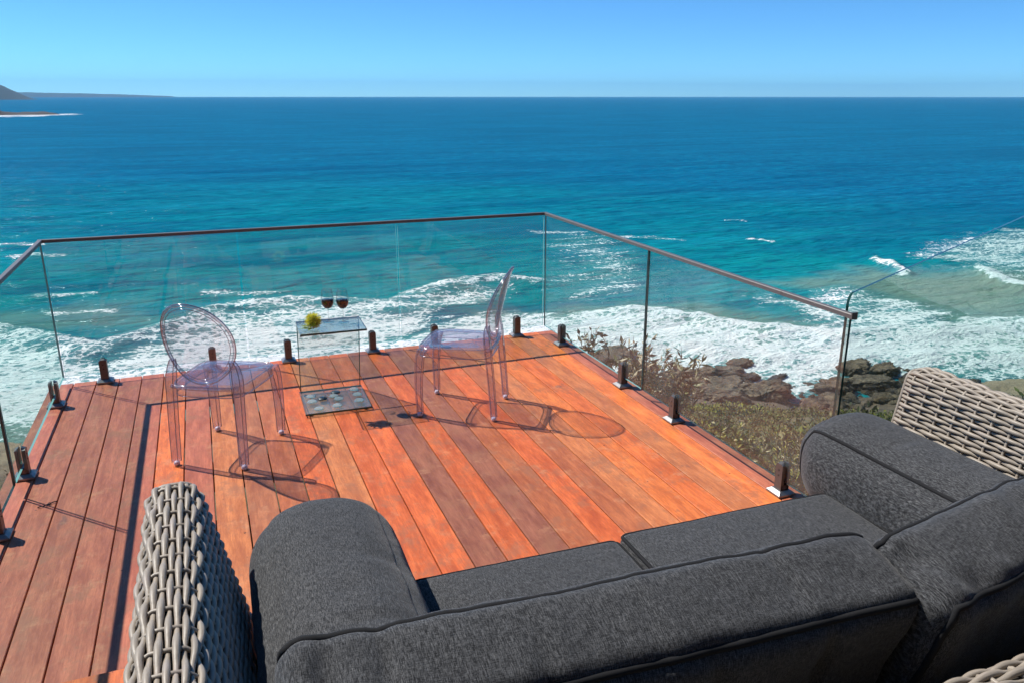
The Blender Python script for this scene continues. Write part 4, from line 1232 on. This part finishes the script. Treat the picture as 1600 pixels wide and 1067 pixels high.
shrub('bare twiggy bush between yellow bush and rock slab', 8.2, 10.8, (8.0, 10.6, -3.75), (0.7, 0.6, 0.5), 60, 8, 0.08, BROWN, 6, 0.25, 0.2)

# rubble of small stones between the boulders
def rubble():
    n = 420
    x = rng.uniform(30, 76, n); y = shore_y(x) + rng.normal(1.0, 3.2, n)
    t = np.array([[1, 0, 0], [-1, 0, 0], [0, 1, 0], [0, -1, 0], [0, 0, 1], [0, 0, -1]], float)
    ff = np.array([[0, 2, 4], [2, 1, 4], [1, 3, 4], [3, 0, 4], [2, 0, 5], [1, 2, 5], [3, 1, 5], [0, 3, 5]])
    sub = np.concatenate([t, (t[ff[:, 0]] + t[ff[:, 1]] + t[ff[:, 2]]) / 1.75]); f2 = []
    for i, (a, b, c) in enumerate(ff): f2 += [[a, b, 6 + i], [b, c, 6 + i], [c, a, 6 + i]]
    f2 = np.array(f2); m = len(sub)
    sz = np.exp(rng.normal(-0.75, 0.5, n))
    v = sub[None] * (1 + rng.normal(0, 0.16, (n, m, 1))) * sz[:, None, None] * np.array([1.2, 0.9, 0.7])
    a = rng.uniform(0, 6.28, n); ca, sa = np.cos(a)[:, None], np.sin(a)[:, None]
    vx = v[..., 0] * ca - v[..., 1] * sa; vy = v[..., 0] * sa + v[..., 1] * ca
    z = np.maximum(terrain_z(x, y), SEA_Z - 0.25)
    co = np.stack([vx + x[:, None], vy + y[:, None], v[..., 2] + z[:, None]], -1).reshape(-1, 3)
    f = (f2[None] + (np.arange(n) * m)[:, None, None]).reshape(-1, 3)
    tag(link('rock_rubble', nmesh('rock_rubble', co, f, M_ROCK, smooth=False)), 'scattered small brown stones along the waterline', 'stones', None, 'stuff')
rubble()

# scrap of dry twig on the planks by the left rail
tw = MB()
for a, b in (((0, 0), (0.035, 0.012)), ((0.02, 0.008), (0.028, 0.03)), ((0.03, 0.02), (0.06, 0.032)), ((-0.02, -0.006), (0.006, 0.001))):
    tw.tube([(a[0], a[1], 0.004), ((a[0] + b[0]) / 2, (a[1] + b[1]) / 2 + 0.003, 0.006), (b[0], b[1], 0.004)], 0.0028, 5)
tag(tw.build('twig', M_SCREW, None, False, (-0.885, 4.03, 0.001)), 'small dark twig scrap on the planks near the left rail', 'twig')

# ------------------------------------------------------------------ unseen building behind the camera, added to block sky fill
hs = empty('sky_block_house', (0.8, -1.2, -0.2)); tag(hs, 'unseen charcoal wall with doors, added behind the camera to block sky light', 'sky_block_house')
M_CLAD = simple('charcoal_cladding', (0.045, 0.045, 0.048), 0.7, 0, 0.25, 3)
M_PANE = simple('dark_window_glass', (0.02, 0.025, 0.03), 0.04, 0, 0.1, 2)
mb = MB(); mb.box((-7, -0.30, -4.5), (8, -0.06, 5.2)); mb.build('wall', M_CLAD, hs)
mb = MB(); mb.box((-7.4, -0.62, 5.2), (8.4, 0.12, 5.36)); mb.build('eave', M_CLAD, hs)
for k in range(38):
    z = -0.15 + k * 0.14
    mb = MB(); mb.box((-7, -0.059, z), (8, -0.037, z + 0.128), 0, 0.004); mb.build('weatherboard', M_CLAD, hs)
for x in (-2.6, -0.2, 2.2):
    mb = MB(); mb.box((x, -0.034, 0.22), (x + 2.3, -0.010, 2.5)); f_ = mb.build('door_frame', M_SCREW, hs)
    mb = MB(); mb.box((x + 0.07, -0.008, 0.29), (x + 2.23, -0.002, 2.43)); mb.build('pane', M_PANE, f_)

# ------------------------------------------------------------------ sea air
mv = bpy.data.materials.new('sea_air'); mv.use_nodes = True
nt = mv.node_tree; nt.nodes.remove(nt.nodes['Principled BSDF'])
pv = nt.nodes.new('ShaderNodeVolumePrincipled')
pv.inputs['Color'].default_value = (0.30, 0.66, 1.0, 1); pv.inputs['Density'].default_value = 4.2e-5
nt.links.new(pv.outputs[0], nt.nodes['Material Output'].inputs['Volume'])
mb = MB(); mb.box((-21500, -21500, -60), (21500, 21500, 345)); hz = mb.build('haze', mv)
tag(hz, 'thin bluish sea haze over the whole coast', 'haze', None, 'stuff')
